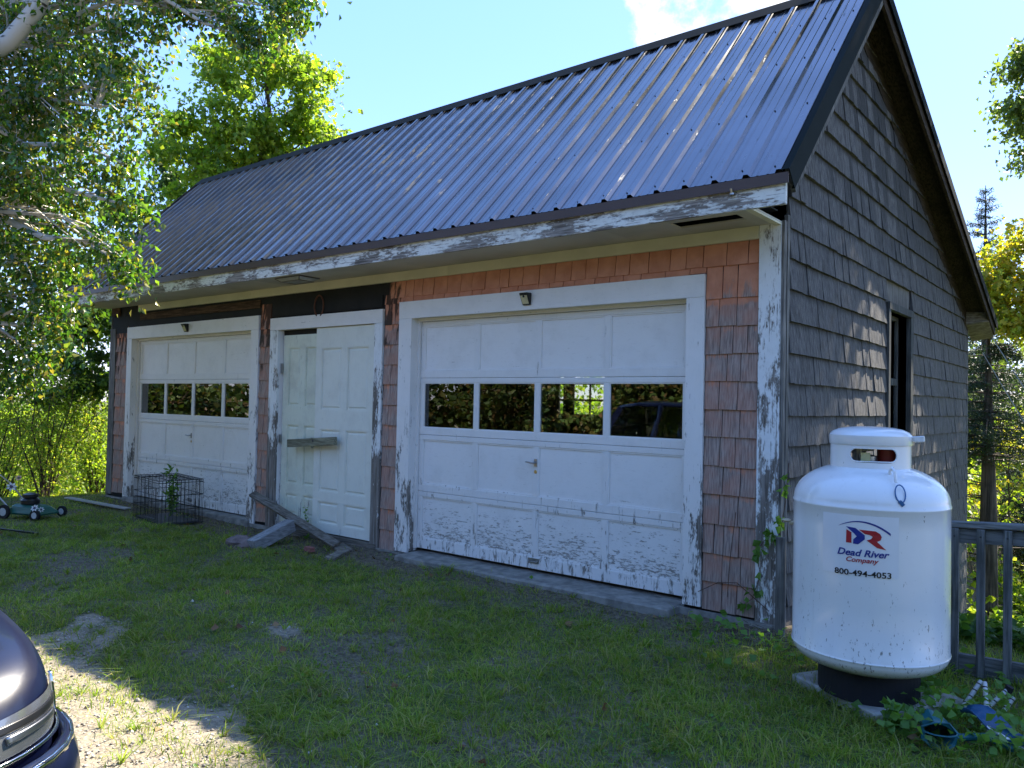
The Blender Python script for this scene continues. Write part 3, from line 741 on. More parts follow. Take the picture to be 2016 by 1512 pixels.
for i in range(1, 16):
    a = math.pi/2*i/15; pr.append((.02+(RT-.02)*math.cos(a)**.82, 1.028+.215*math.sin(a)))
MB().lathe(pr, (TC.x, TC.y, 0), 96).build('tank_body', M_tank, TK, smooth=True)
# collar with real slots
cb = MB(); nA, nZ = 160, 14; RC = .214; z0, z1 = 1.20, 1.355
ang_cam = math.atan2(CAMP.y-TC.y, CAMP.x-TC.x)
def inslot(a, z, ac, hw, zc, hh):
    d = (a-ac+math.pi) % (2*math.pi)-math.pi
    u = abs(d*RC)-(hw-hh)
    return (abs(z-zc) < hh and u <= 0) or (u > 0 and u*u+(z-zc)**2 < hh*hh)
SL = [(ang_cam+.09, .128, 1.298, .038), (ang_cam+.06+math.pi, .128, 1.298, .038)]
for rad in (RC, RC-.004):
    b0 = len(cb.v)
    for i in range(nZ+1):
        for k in range(nA):
            a = 2*math.pi*k/nA; cb.v.append((TC.x+rad*math.cos(a), TC.y+rad*math.sin(a), z0+(z1-z0)*i/nZ))
    for i in range(nZ):
        for k in range(nA):
            a = 2*math.pi*(k+.5)/nA; z = z0+(z1-z0)*(i+.5)/nZ
            if any(inslot(a, z, *s) for s in SL): continue
            k2 = (k+1) % nA; cb.f.append((b0+i*nA+k, b0+i*nA+k2, b0+(i+1)*nA+k2, b0+(i+1)*nA+k))
cb.build('collar', M_tank, TK, smooth=True)
# rim round each slot
for (ac, hw, zc, hh) in SL:
    pts = []
    for i in range(41):
        t = 2*math.pi*i/40; u = (hw-hh)*(1 if math.cos(t) > 0 else -1)+hh*math.cos(t); z = zc+hh*math.sin(t)
        a = ac+u/RC; pts.append((TC.x+(RC-.001)*math.cos(a), TC.y+(RC-.001)*math.sin(a), z))
    MB().tube(pts, .0045, 6).build('slot_rim', M_tank, TK, smooth=True)
MB().lathe([(RC+.004, 1.352), (RC+.0065, 1.356), (RC+.0065, 1.405), (RC-.01, 1.424), (.17, 1.440), (.12, 1.449), (.07, 1.4535), (0.001, 1.455)], (TC.x, TC.y, 0), 72).build('lid', M_tank, TK, smooth=True)
ah = ang_cam+1.42
hc = Vector((TC.x+(RC+.012)*math.cos(ah), TC.y+(RC+.012)*math.sin(ah), 1.388)); hd = Vector((math.cos(ah), math.sin(ah), 0))
MB().bar(hc-hd*.02, hc+hd*.012+Vector((0, 0, .004)), .035, .03).bar(hc+hd*.0, hc+hd*.055+Vector((0, 0, .006)), .03, .034).build('lid_latch', simple('latch_white', (.7, .7, .68), .4), TK, bevel=.005)
vb = MB().lathe([(.03, 1.22), (.03, 1.30), (.045, 1.30), (.045, 1.33), (.02, 1.34)], (TC.x-.06, TC.y-.03, 0), 16).lathe([(.02, 1.23), (.05, 1.24), (.05, 1.29), (.01, 1.30)], (TC.x+.02, TC.y-.12, 0), 14)
vb.tube([(TC.x-.02, TC.y-.1, 1.24), (TC.x+.0, TC.y-.14, 1.32), (TC.x+.05, TC.y-.12, 1.33)], .01, 6).build('valve', M_steel, TK, smooth=True)
MB().lathe([(.055, 1.22), (.055, 1.335), (.0, 1.335)], (TC.x+.10, TC.y-.03, 0), 18).build('regulator', simple('regulator_red', (.30, .035, .025), .4), TK, smooth=True)
MB().box(TC.x-.005, TC.x+.045, TC.y-.175, TC.y-.17, 1.235, 1.31).build('tag_card', simple('tag_yellow', (.65, .6, .3), .5), TK)
# collar feet, lifting lug, blue cable
al = ang_cam+.36
def surf(a, r, z): return Vector((TC.x+r*math.cos(a), TC.y+r*math.sin(a), z))
lg = MB(); c0 = surf(al, .31, 1.165); dd = Vector((math.cos(al), math.sin(al), 0)); sd = Vector((-dd.y, dd.x, 0))
lug = [c0-dd*.05+Vector((0, 0, .0)), c0-dd*.03+Vector((0, 0, .055)), c0+dd*.0+Vector((0, 0, .075)), c0+dd*.035+Vector((0, 0, .055)), c0+dd*.05+Vector((0, 0, .0))]
lg.tube(lug, .008, 8); lg.build('lifting_lug', M_tank, TK, smooth=True)
pts = []
for i in range(25):
    t = 2*math.pi*i/24; pts.append(surf(al+.02, .375+.012, 1.12)+sd*(.026*math.sin(t))+Vector((0, 0, .045*math.cos(t)-.01))+dd*(-.016*math.cos(t)+.01))
MB().tube(pts, .0035, 6).bar(pts[11], pts[13]+Vector((0, 0, -.012)), .012, .03).build('cable_loop', simple('cable_blue', (.015, .12, .30), .4), TK, smooth=True)
M_dk = simple('foot_ring_dark', (.01, .01, .014), .7)
MB().lathe([(.27, -.058), (.27, .11), (.25, .11), (.25, -.058)], (TC.x, TC.y, 0), 48).build('foot_ring', M_dk, TK, smooth=False)
# sticker: field, emblem and lettering, all wrapped round the shell
lab_a = ang_cam-.075
VZ = 1.0
def wrap(u, v, r): 
    a = lab_a+u/RT; return (TC.x+r*math.cos(a), TC.y+r*math.sin(a), v)
def wrapgrid(u0, u1, v0, v1, r, n=16):
    b = MB()
    for i in range(n+1):
        u = u0+(u1-u0)*i/n; b.v.append(wrap(u, v0, r)); b.v.append(wrap(u, v1, r))
    b.f = [(2*i, 2*i+2, 2*i+3, 2*i+1) for i in range(n)]; return b
M_stick = simple('sticker_film', (.73, .73, .73), .12, var=.02)
M_blue = simple('print_blue', (.012, .03, .22), .3, var=.02); M_red = simple('print_red', (.38, .02, .03), .3, var=.02); M_blk = simple('print_black', (.01, .01, .012), .3, var=.02)
stk = wrapgrid(-.215, .175, .665, .985, RT+.0012); st_o = stk.build('sticker', M_stick, TK, smooth=True)
PXM = 1/ (1420.)    # metres per pixel of the enlarged view
def L(px, py):      # enlarged-view pixel to sticker coordinates
    return ((px-655)*PXM*1.0, .985-.03-(py-800)*PXM*1.0)
def wpoly(poly, r):
    """fill a polygon on the shell, cut into strips so that it follows the curve"""
    from mathutils.geometry import tessellate_polygon
    P3 = [Vector((a, b, 0)) for a, b in poly]; tri = tessellate_polygon([P3]); v = [wrap(p.x, p.y, r) for p in P3]
    return v, [tuple(x) for x in tri]
def emb(name, polys, mt):
    b = MB()
    for p in polys:
        v, f = wpoly([L(*q) for q in p], RT+.0032); b.add(v, f)
    return b.build(name, mt, st_o, fix=False)
arc = []
for i in range(25):
    t = i/24; x = 480+(845-480)*t; y = 845-165*math.sin(math.pi*min(1, t*.60+.0))**1.0*.28-0
    # arc rises to the middle and falls steeply to the right end
    y = 846+(40)*t-(4*t*(1-t))*62
    arc.append((x, y))
w_ = lambda t: 1.5+7*t**.8
arcp = [(x, y-w_(i/24)) for i, (x, y) in enumerate(arc)]+[(x, y+w_(i/24)) for i, (x, y) in reversed(list(enumerate(arc)))]
ab = MB()
for i in range(24):
    q = [arcp[i], arcp[i+1], arcp[len(arcp)-2-i], arcp[len(arcp)-1-i]]
    v, f = wpoly([L(*k) for k in q], RT+.0032); ab.add(v, f)
ab.build('emblem', M_blue, st_o, fix=False)
emb('emblem', [[(538, 868), (575, 888), (575, 968), (536, 968)], [(625, 862), (742, 866), (772, 884), (784, 906), (776, 930), (752, 944), (815, 1002), (752, 990), (680, 938), (712, 926), (722, 908), (700, 896), (668, 892)]], M_red)
emb('emblem', [[(534, 846), (602, 852), (668, 902), (668, 932), (622, 974), (586, 972), (588, 940), (612, 915), (590, 892)]], M_blue)
def text_mesh(s, size, u, v, mt, name, shear=0., offset=0., width=None, tilt=0.):
    cu = bpy.data.curves.new('lettering', 'FONT'); cu.body = s; cu.size = size; cu.align_x = 'CENTER'; cu.shear = shear; cu.offset = offset
    cu.resolution_u = 3
    o = bpy.data.objects.new('lettering', cu); COL.objects.link(o)
    bpy.context.view_layer.update()
    me = bpy.data.meshes.new_from_object(o.evaluated_get(bpy.context.evaluated_depsgraph_get()))
    COL.objects.unlink(o); bpy.data.objects.remove(o); bpy.data.curves.remove(cu)
    co = np.zeros(len(me.vertices)*3); me.vertices.foreach_get('co', co); co = co.reshape(-1, 3)
    if width: 
        k = width/(co[:, 0].max()-co[:, 0].min()); co[:, 0] = (co[:, 0]-(co[:, 0].max()+co[:, 0].min())/2)*k
    V = np.zeros_like(co)
    for i in range(len(co)): V[i] = wrap(u+co[i, 0], v+co[i, 1]+tilt*co[i, 0], RT+.0036)
    me.vertices.foreach_set('co', V.ravel()); me.materials.clear(); me.materials.append(mt); me.name = name; me.update()
    return link(bpy.data.objects.new(name, me), st_o)
def serif(polys): pass
uu, vv = L(655, 1062); text_mesh('Dead River', .050, uu, vv, M_blue, 'lettering', .28, .0012, .258)
uu, vv = L(652, 1108); text_mesh('Company', .036, uu, vv, M_red, 'lettering', .28, .0007, .160)
uu, vv = L(652, 1212); text_mesh('800-494-4053', .043, uu, vv, M_blk, 'lettering', 0., .0009, .282)
# pad
tag(MB().hexa([(.44, -.96, -.2), (1.0, -1.28, -.2), (1.35, -.72, -.2), (.75, -.42, -.2), (.44, -.96, -.055), (1.0, -1.28, -.06), (1.35, -.72, -.06), (.75, -.42, -.055)]).build('concrete_pad', simple('pad_concrete', (.42, .41, .38), .9, var=.2, vscale=8.), bevel=.01),
    'low grey concrete pad under the white propane tank', 'pad')
MB().tube([surf(ang_cam-1.65, RT+.0, .86), surf(ang_cam-1.65, RT+.03, .86)], .012, 8).blob(tuple(surf(ang_cam-1.65, RT+.045, .872)), (.03, .02, .012), 1, 0).build('gauge_cap', simple('cap_tan', (.5, .42, .28), .5), TK, smooth=True)

# ------------------------------------------------------------------ railing
RL = empty('deck_railing', (0, 0, 0), 0, 'weathered grey wooden railing with square balusters beside the propane tank', 'railing')
M_rail = wood('wood_rail', (.075, .08, .075), (.20, .205, .20), 'x', 55.); M_bal = wood('wood_baluster', (.07, .075, .07), (.21, .215, .21), 'z', 55.)
ra, rb = Vector((.03, -.10, .715)), Vector((2.9, -.22, .895))
dr_ = (rb-ra)/(rb.x-ra.x)
def onr(x, z=0): return ra+dr_*(x-ra.x)+Vector((0, 0, z))
MB().bar(onr(.9, .055), onr(2.9, .055), .09, .036).build('top_rail', M_rail, RL, bevel=.004)
MB().bar(onr(.9, -.015), onr(2.9, -.015), .036, .09).build('rail', M_rail, RL, bevel=.003)
MB().bar(onr(.9, -.80), onr(2.9, -.86), .036, .125).build('rail', M_rail, RL, bevel=.003)
xb = 1.185-.142*1
while xb < 2.9:
    p = onr(xb, 0); q = p+Vector((0, -.037, 0))
    MB().box(q.x-.022, q.x+.022, q.y-.02, q.y+.018, q.z-.87, q.z+.034).build('baluster', M_bal, RL, bevel=.003)
    MB().lathe([(.006, 0), (.001, .003)], (0, 0, 0), 8).build('screw', M_black, RL).matrix_basis = Matrix.Translation((q.x, q.y-.02, q.z-.012)) @ Matrix.Rotation(R_(90), 4, 'X')
    xb += .142
MB().box(1.02, 1.09, -.12, -.03, -2.2, .70).box(2.1, 2.19, -.12, -.03, -2.2, .78).build('post', M_bal, RL, bevel=.004)
tag(MB().box(.032, .10, -.135, -.11, -.2, .62).build('grey_board', M_grey, bevel=.003), 'grey weathered upright board tucked behind the propane tank', 'board')

# ------------------------------------------------------------------ lights on the garage
def solar(x, z, label):
    e = empty('solar_light', (x, -.014, z), 0, label, 'wall light', 'small black solar lights over the garage doors')
    MB().hexa([(-.045, -.02, -.055), (.045, -.02, -.055), (.045, 0, -.055), (-.045, 0, -.055), (-.05, -.075, .055), (.05, -.075, .055), (.05, 0, .06), (-.05, 0, .06)]).build('housing', M_black, e, bevel=.006)
    MB().hexa([(-.036, -.026, -.045), (.036, -.026, -.045), (.036, -.022, -.045), (-.036, -.022, -.045), (-.038, -.066, .030), (.038, -.066, .030), (.038, -.06, .030), (-.038, -.06, .030)]).build('lens', simple('lens_cream', (.62, .55, .33), .25), e)
    MB().blob((0, -.058, .022), (.013, .014, .012), 1, 0).build('sensor', M_black, e, smooth=True); return e
solar(-2.375, 2.515, 'small black solar light on the head trim of the right big garage door')
solar(-8.47, 2.515, 'small black solar light on the head trim of the left far garage door')
cl = empty('ceiling_light', (-5.47, -.34, 2.93), 0, 'shallow rectangular glass light under the eave above the paired doors', 'ceiling light')
MB().hexa([(-.17, -.10, -.045), (.17, -.10, -.045), (.17, .10, -.045), (-.17, .10, -.045), (-.23, -.14, -.012), (.23, -.14, -.012), (.23, .14, -.012), (-.23, .14, -.012)]).build('diffuser', simple('diffuser_grey', (.42, .43, .40), .2), cl)
fm = MB()
for a, b_ in (((-.17, -.10, -.045), (.17, -.10, -.045)), ((.17, -.10, -.045), (.17, .10, -.045)), ((.17, .10, -.045), (-.17, .10, -.045)), ((-.17, .10, -.045), (-.17, -.10, -.045)), ((-.23, -.14, -.012), (-.17, -.10, -.045)), ((.23, -.14, -.012), (.17, -.10, -.045)), ((-.23, -.14, -.010), (.23, -.14, -.010)), ((.23, -.14, -.010), (.23, .14, -.010)), ((-.23, -.14, -.010), (-.23, .14, -.010))):
    fm.tube([a, b_], .006, 5)
fm.build('frame', simple('lamp_frame', (.12, .11, .09), .5), cl)
pts = [(-5.49+.085*math.sin(t)*(1 if t < 3.3 else .98), -.012, 2.645+.125*math.cos(t)) for t in np.linspace(-2.75, 2.75, 22)]
tag(MB().tube(pts, .010, 6).build('rusty_hoop', simple('rust', (.12, .045, .025), .8), smooth=True), 'rusty iron hoop hanging on the black paper above the paired doors', 'hoop')
tag(MB().tube([(-.12, -.612, 3.035), (-.12, -.64, 3.035), (-.12, -.65, 3.06)], .008, 6).lathe([(.02, 0), (.02, .012), (.001, .014)], (-.12, -.625, 3.02), 10).build('eave_hook', M_steel), 'small metal hook screwed into the fascia at the right end of the eave', 'hook')

# ------------------------------------------------------------------ planks, stone, brick in front of the paired doors
M_lich = wood('wood_lichen', (.10, .095, .06), (.30, .29, .20), 'x', 60.)
tag(MB().bar((-5.98, -.035, 1.005), (-5.06, -.06, 1.075), .05, .095).build('latch_board', M_lich, bevel=.004), 'lichened board wedged across the two cream doors', 'board')
tag(MB().bar((-6.52, -.16, .36), (-4.72, -.28, -.03), .10, .035, (0, -.5, 1)).build('leaning_plank', M_greyh, bevel=.003), 'long grey plank leaning down across the foot of the cream doors', 'plank')
tag(MB().bar((-5.52, -.30, .10), (-5.43, -.86, -.06), .135, .135).build('wooden_block', wood('block_grey', (.16, .16, .16), (.30, .30, .30), 'y'), bevel=.006), 'short square grey timber block lying below the leaning plank', 'timber')
tag(MB().blob((-5.66, -.86, -.05), (.19, .12, .085), 2, .16, 4).build('rock', simple('rock_reddish', (.20, .15, .14), .9, var=.25, vscale=14), smooth=False), 'reddish grey rock beside the timber block', 'rock')
tag(MB().bar((-4.95, -.50, -.075), (-4.82, -.53, -.075), .07, .02).bar((-4.945, -.505, -.05), (-4.825, -.52, -.05), .06, .018).build('brick_scrap', simple('brick_red', (.32, .12, .10), .8)), 'two small red brick scraps stacked on the dirt near the cream doors', 'brick')
tag(MB().bar((-4.62, -.22, -.07), (-4.40, -.62, -.085), .12, .03).bar((-4.9, -.14, -.06), (-4.55, -.3, -.07), .16, .03).build('rotten_board', M_greyh, bevel=.004), 'rotten broken board end on the ground under the leaning plank', 'board')
tag(MB().bar((-10.9, -.55, G0(-10.9, -.5)+.05), (-9.2, -.42, G0(-9.2, -.5)+.03), .10, .018).build('ground_strip', simple('strip_grey', (.35, .35, .33), .6)), 'pale grey strip lying on the grass left of the wire crate', 'strip')
# ------------------------------------------------------------------ wire crate
CR = empty('wire_crate', (-8.42, -.72, G0(-8, -.6)), R_(-9), 'black wire dog crate with weeds growing through it by the left door', 'dog crate')
cw, cd, ch = .95, .56, .56
def wires(face):
    b = MB(); rt = .0035
    if face in ('front', 'back'):
        y = 0 if face == 'front' else cd
        for i in range(21): x = cw*i/20; b.tube([(x, y, .01), (x, y, ch)], rt*.8, 4, False)
        for z in (.01, .19, .37, ch-.03, ch): b.tube([(0, y, z), (cw, y, z)], rt*1.2, 4, False)
    elif face in ('left', 'right'):
        x = 0 if face == 'left' else cw
        for i in range(13): y = cd*i/12; b.tube([(x, y, .01), (x, y, ch)], rt*.8, 4, False)
        for z in (.01, .19, .37, ch-.03, ch): b.tube([(x, 0, z), (x, cd, z)], rt*1.2, 4, False)
    else:
        for i in range(9): x = cw*i/8; b.tube([(x, 0, ch), (x, cd, ch)], rt*.8, 4, False)
        for y in (0, .14, .28, .42, cd): b.tube([(0, y, ch), (cw, y, ch)], rt*1.2, 4, False)
    return b
for f_ in ('front', 'back', 'left', 'right', 'top'): wires(f_).build('wire_panel', M_black, CR)
dg = MB()
for z in (.08, ch-.09): dg.tube([(cw*.55, -.012, z), (cw*.95, -.012, z)], .005, 5)
for x in (cw*.55, cw*.95): dg.tube([(x, -.012, .08), (x, -.012, ch-.09)], .005, 5)
dg.tube([(cw*.6, -.02, .30), (cw*.75, -.02, .30)], .006, 5)
dg.build('crate_door', M_black, CR)
MB().box(.02, cw-.02, .02, cd-.02, .012, .028).build('tray', simple('tray_grey', (.06, .055, .055), .6), CR)

# ------------------------------------------------------------------ mower with flowers
MW = empty('garden_mower', (-9.3, -1.62, G0(-9.2, -1.7)), R_(24), 'old green push mower decked with white and pink flowers on the lawn', 'mower')
MW.scale = (.86, .86, .86)
M_mg = simple('mower_green', (.02, .12, .085), .35, var=.15); M_ty = simple('rubber', (.012, .012, .013), .8, var=.1); M_wh = simple('hub_pale', (.5, .52, .52), .4)
MB().hexa([(-.32, -.24, .07), (.34, -.22, .07), (.34, .22, .07), (-.32, .24, .07), (-.22, -.16, .22), (.20, -.13, .19), (.20, .13, .19), (-.22, .16, .22)]).build('deck', M_mg, MW, bevel=.03)
MB().lathe([(.10, .2), (.13, .22), (.13, .27), (.09, .31), (.11, .32), (.11, .36), (.05, .38), (0, .38)], (-.05, 0, 0), 16).build('engine', M_black, MW, smooth=True)
for (x, y) in ((-.27, -.26), (-.27, .26), (.30, -.25), (.30, .25)):
    r = .11 if x < 0 else .085
    wv = MB().lathe([(r*.55, -.02), (r*.95, -.022), (r, -.012), (r, .012), (r*.95, .022), (r*.55, .02)], (0, 0, 0), 20)
    o = wv.build('wheel', M_ty, MW, smooth=True); o.matrix_basis = Matrix.Translation((x, y, r)) @ Matrix.Rotation(R_(90), 4, 'X')
    MB().lathe([(.0, .023), (r*.56, .021), (r*.56, -.021), (0, -.023)], (0, 0, 0), 14).build('hub', M_wh, o)
MB().tube([(-.28, -.17, .16), (-.62, -.19, .46), (-.95, -.19, .66), (-.98, 0, .68), (-.95, .19, .66), (-.62, .19, .46), (-.28, .17, .16)], .012, 7).build('handle', M_steel, MW, smooth=True)
M_pet = simple('petal_white', (.72, .70, .70), .5); M_pink = simple('petal_pink', (.62, .30, .34), .5); M_cent = simple('flower_centre', (.08, .06, .12), .6); M_cenY = simple('flower_yellow_centre', (.42, .36, .08), .6)
def flower(loc, r, mp, mc, tilt):
    b = MB()
    for k in range(7):
        a = 2*math.pi*k/7; d = Vector((math.cos(a), math.sin(a), 0)); s = Vector((-d.y, d.x, 0))
        b.add([d*r*.2, d*r*.6+s*r*.24+Vector((0, 0, .006)), d*r, d*r*.6-s*r*.24+Vector((0, 0, .006)), d*r*.6-Vector((0, 0, .004))], [(0, 1, 2, 3), (0, 3, 4), (0, 4, 1), (4, 3, 2), (4, 2, 1)])
    o = b.build('flower', mp, MW, fix=False); o.matrix_basis = Matrix.Translation(loc) @ Matrix.Rotation(tilt[1], 4, 'Z') @ Matrix.Rotation(tilt[0], 4, 'X')
    MB().blob((0, 0, .006), (r*.3, r*.3, .012), 1, 0).build('flower_centre', mc, o)
rf = random.Random(8)
for (x, y, z, r, m1, m2) in ((-.1, -.3, .50, .075, M_pet, M_cent), (-.1, -.18, .62, .05, M_pink, M_cent), (-.75, -.2, .62, .055, M_pet, M_cenY), (-.62, -.22, .60, .055, M_pet, M_cenY), (-.85, -.2, .52, .05, M_pet, M_cenY), (-.66, -.2, .50, .05, M_pet, M_cenY), (-.78, -.2, .40, .055, M_pet, M_cenY), (-.45, -.24, .38, .05, M_pink, M_cenY), (.32, -.28, .2, .06, M_pet, M_cent), (.36, -.2, .17, .045, M_pet, M_cent), (-.1, -.12, .3, .03, M_pet, M_cenY)):
    flower((x, y, z), r, m1, m2, (R_(75+rf.uniform(-15, 15)), R_(rf.uniform(0, 50))))
MB().tube([(-.1, -.28, .05), (-.1, -.3, .5)], .004, 5).tube([(-.1, -.17, .3), (-.1, -.18, .62)], .004, 5).build('stem', simple('stem_green', (.05, .12, .03), .6), MW)
MB().prism([(-.9, .36), (-.6, .34), (-.5, .5), (-.78, .6)], -.21, -.2, 'y').build('leaf_green_panel', M_mg, MW)
tag(MB().bar((-8.6, -2.35, G0(-8.6, -2.3)+.03), (-7.95, -2.05, G0(-8, -2)+.03), .03, .02).build('metal_stake', M_black), 'dark metal stake lying in the grass before the mower', 'stake')

# ------------------------------------------------------------------ toys and junk right of the tank
M_tub = simple('plastic_teal', (.02, .15, .19), .35, var=.2); M_blu = simple('plastic_blue', (.012, .075, .17), .35, var=.1); M_pvc = simple('pipe_white', (.55, .55, .53), .4, var=.15)
tb = empty('plastic_bucket', (1.33, -1.42, G0(1.3, -1.4)), R_(20), 'crumpled teal plastic bucket lying on its side in the weeds', 'bucket')
b = MB()
seg = 8
for i, (r, x) in enumerate(((.085, 0), (.083, .006), (.075, .01), (.065, .2), (.0, .2))):
    for k in range(seg):
        a = 2*math.pi*k/seg+.3; j = 1+.12*math.sin(k*2.3+i); b.v.append((r*math.cos(a)*j, x, .075+r*math.sin(a)*j*.9))
for i in range(4):
    for k in range(seg): b.f.append((i*seg+k, i*seg+(k+1) % seg, (i+1)*seg+(k+1) % seg, (i+1)*seg+k))
o = b.build('shell', M_tub, tb); md = o.modifiers.new('t', 'SOLIDIFY'); md.thickness = .004
MB().tube([(.075*math.cos(t), -.01-.05*math.sin(t), .08+.07*math.cos(t)*0+.02) for t in np.linspace(0, 3.14, 9)], .004, 5).build('bail', M_tub, tb)
sl_ = empty('blue_sled', (1.42, -1.12, G0(1.4, -1.1)), R_(-25), 'glossy blue plastic sled half hidden by weeds beside the teal bucket', 'sled')
sl_.scale = (.85, .85, .85)
b = MB(); n = 12
for i in range(n+1):
    x = -.05+.42*i/n; w = .075*math.sin(math.pi*min(1, (i+1.2)/(n+1.6)))+.02; z = .10-.07*(i/n)**1.5+.03*math.sin(i*.6)
    for (yy, zz) in ((-w, .03), (-w*.7, .0), (0, -.012), (w*.7, 0), (w, .03)): b.v.append((x, yy, z+zz+.03))
for i in range(n):
    for k in range(4): b.f.append((i*5+k, i*5+k+1, i*5+5+k+1, i*5+5+k))
o = b.build('shell', M_blu, sl_, smooth=True); md = o.modifiers.new('t', 'SOLIDIFY'); md.thickness = .004
MB().bar((.1, -.05, .12), (.33, -.03, .06), .03, .004).build('white_stripe', M_pet, sl_)
def pvc(p, q, label, foot=False):
    e = MB().tube([p, q], .012, 10); o = e.build('white_tube', M_pvc, smooth=True)
    tag(o, label, 'pipe', 'white tubes in the junk by the railing')
    for s in np.linspace(.15, .9, 5):
        c = Vector(p).lerp(Vector(q), s); d = (Vector(q)-Vector(p)).normalized(); MB().tube([c-d*.003, c+d*.003+Vector((0, 0, .002))], .0128, 8).build('tape_band', M_black, o)
    if foot: MB().tube([Vector(q)-Vector((0, 0, .012)), Vector(q)+Vector((.012, 0, .018))], .02, 10).build('rubber_cap', M_ty, o, smooth=True)
gj = G0(1.5, -.9)
pvc((1.33, -.93, gj+.03), (1.405, -.72, gj+.17), 'short white tube leaning left in the junk by the railing')
pvc((1.49, -1.07, gj+.0), (1.435, -.80, gj+.19), 'longest white tube standing upright in the junk by the railing')
pvc((1.42, -.86, gj+.03), (1.53, -.70, gj+.15), 'white tube with black rubber cap in the junk by the railing', True)
pvc((1.50, -.84, gj+.02), (1.56, -.73, gj+.12), 'rightmost stubby white tube in the junk by the railing')
tag(MB().tube([(1.36, -1.30, gj+.03), (1.5, -1.22, gj+.05), (1.62, -1.25, gj+.03)], .018, 8).build('teal_tube', M_tub, smooth=True), 'bent teal plastic tube in front of the blue sled', 'tube')
# cables from the eave corner down to the right
cbm = simple('cable_pale', (.4, .4, .38), .5)
tag(MB().tube([(.30, YB-.1, 2.68), (1.1, 7.0, 1.35), (1.95, 6.0, .05)], .007, 5).build('guy_cable', cbm), 'upper thin pale cable running down from the back eave to the right', 'cable', 'thin cables behind the garage')
tag(MB().tube([(.18, YB-.1, 2.45), (1.0, 7.0, 1.05), (1.8, 6.0, -.25)], .006, 5).build('guy_cable', cbm), 'lower thin pale cable running down from the back eave to the right', 'cable', 'thin cables behind the garage')

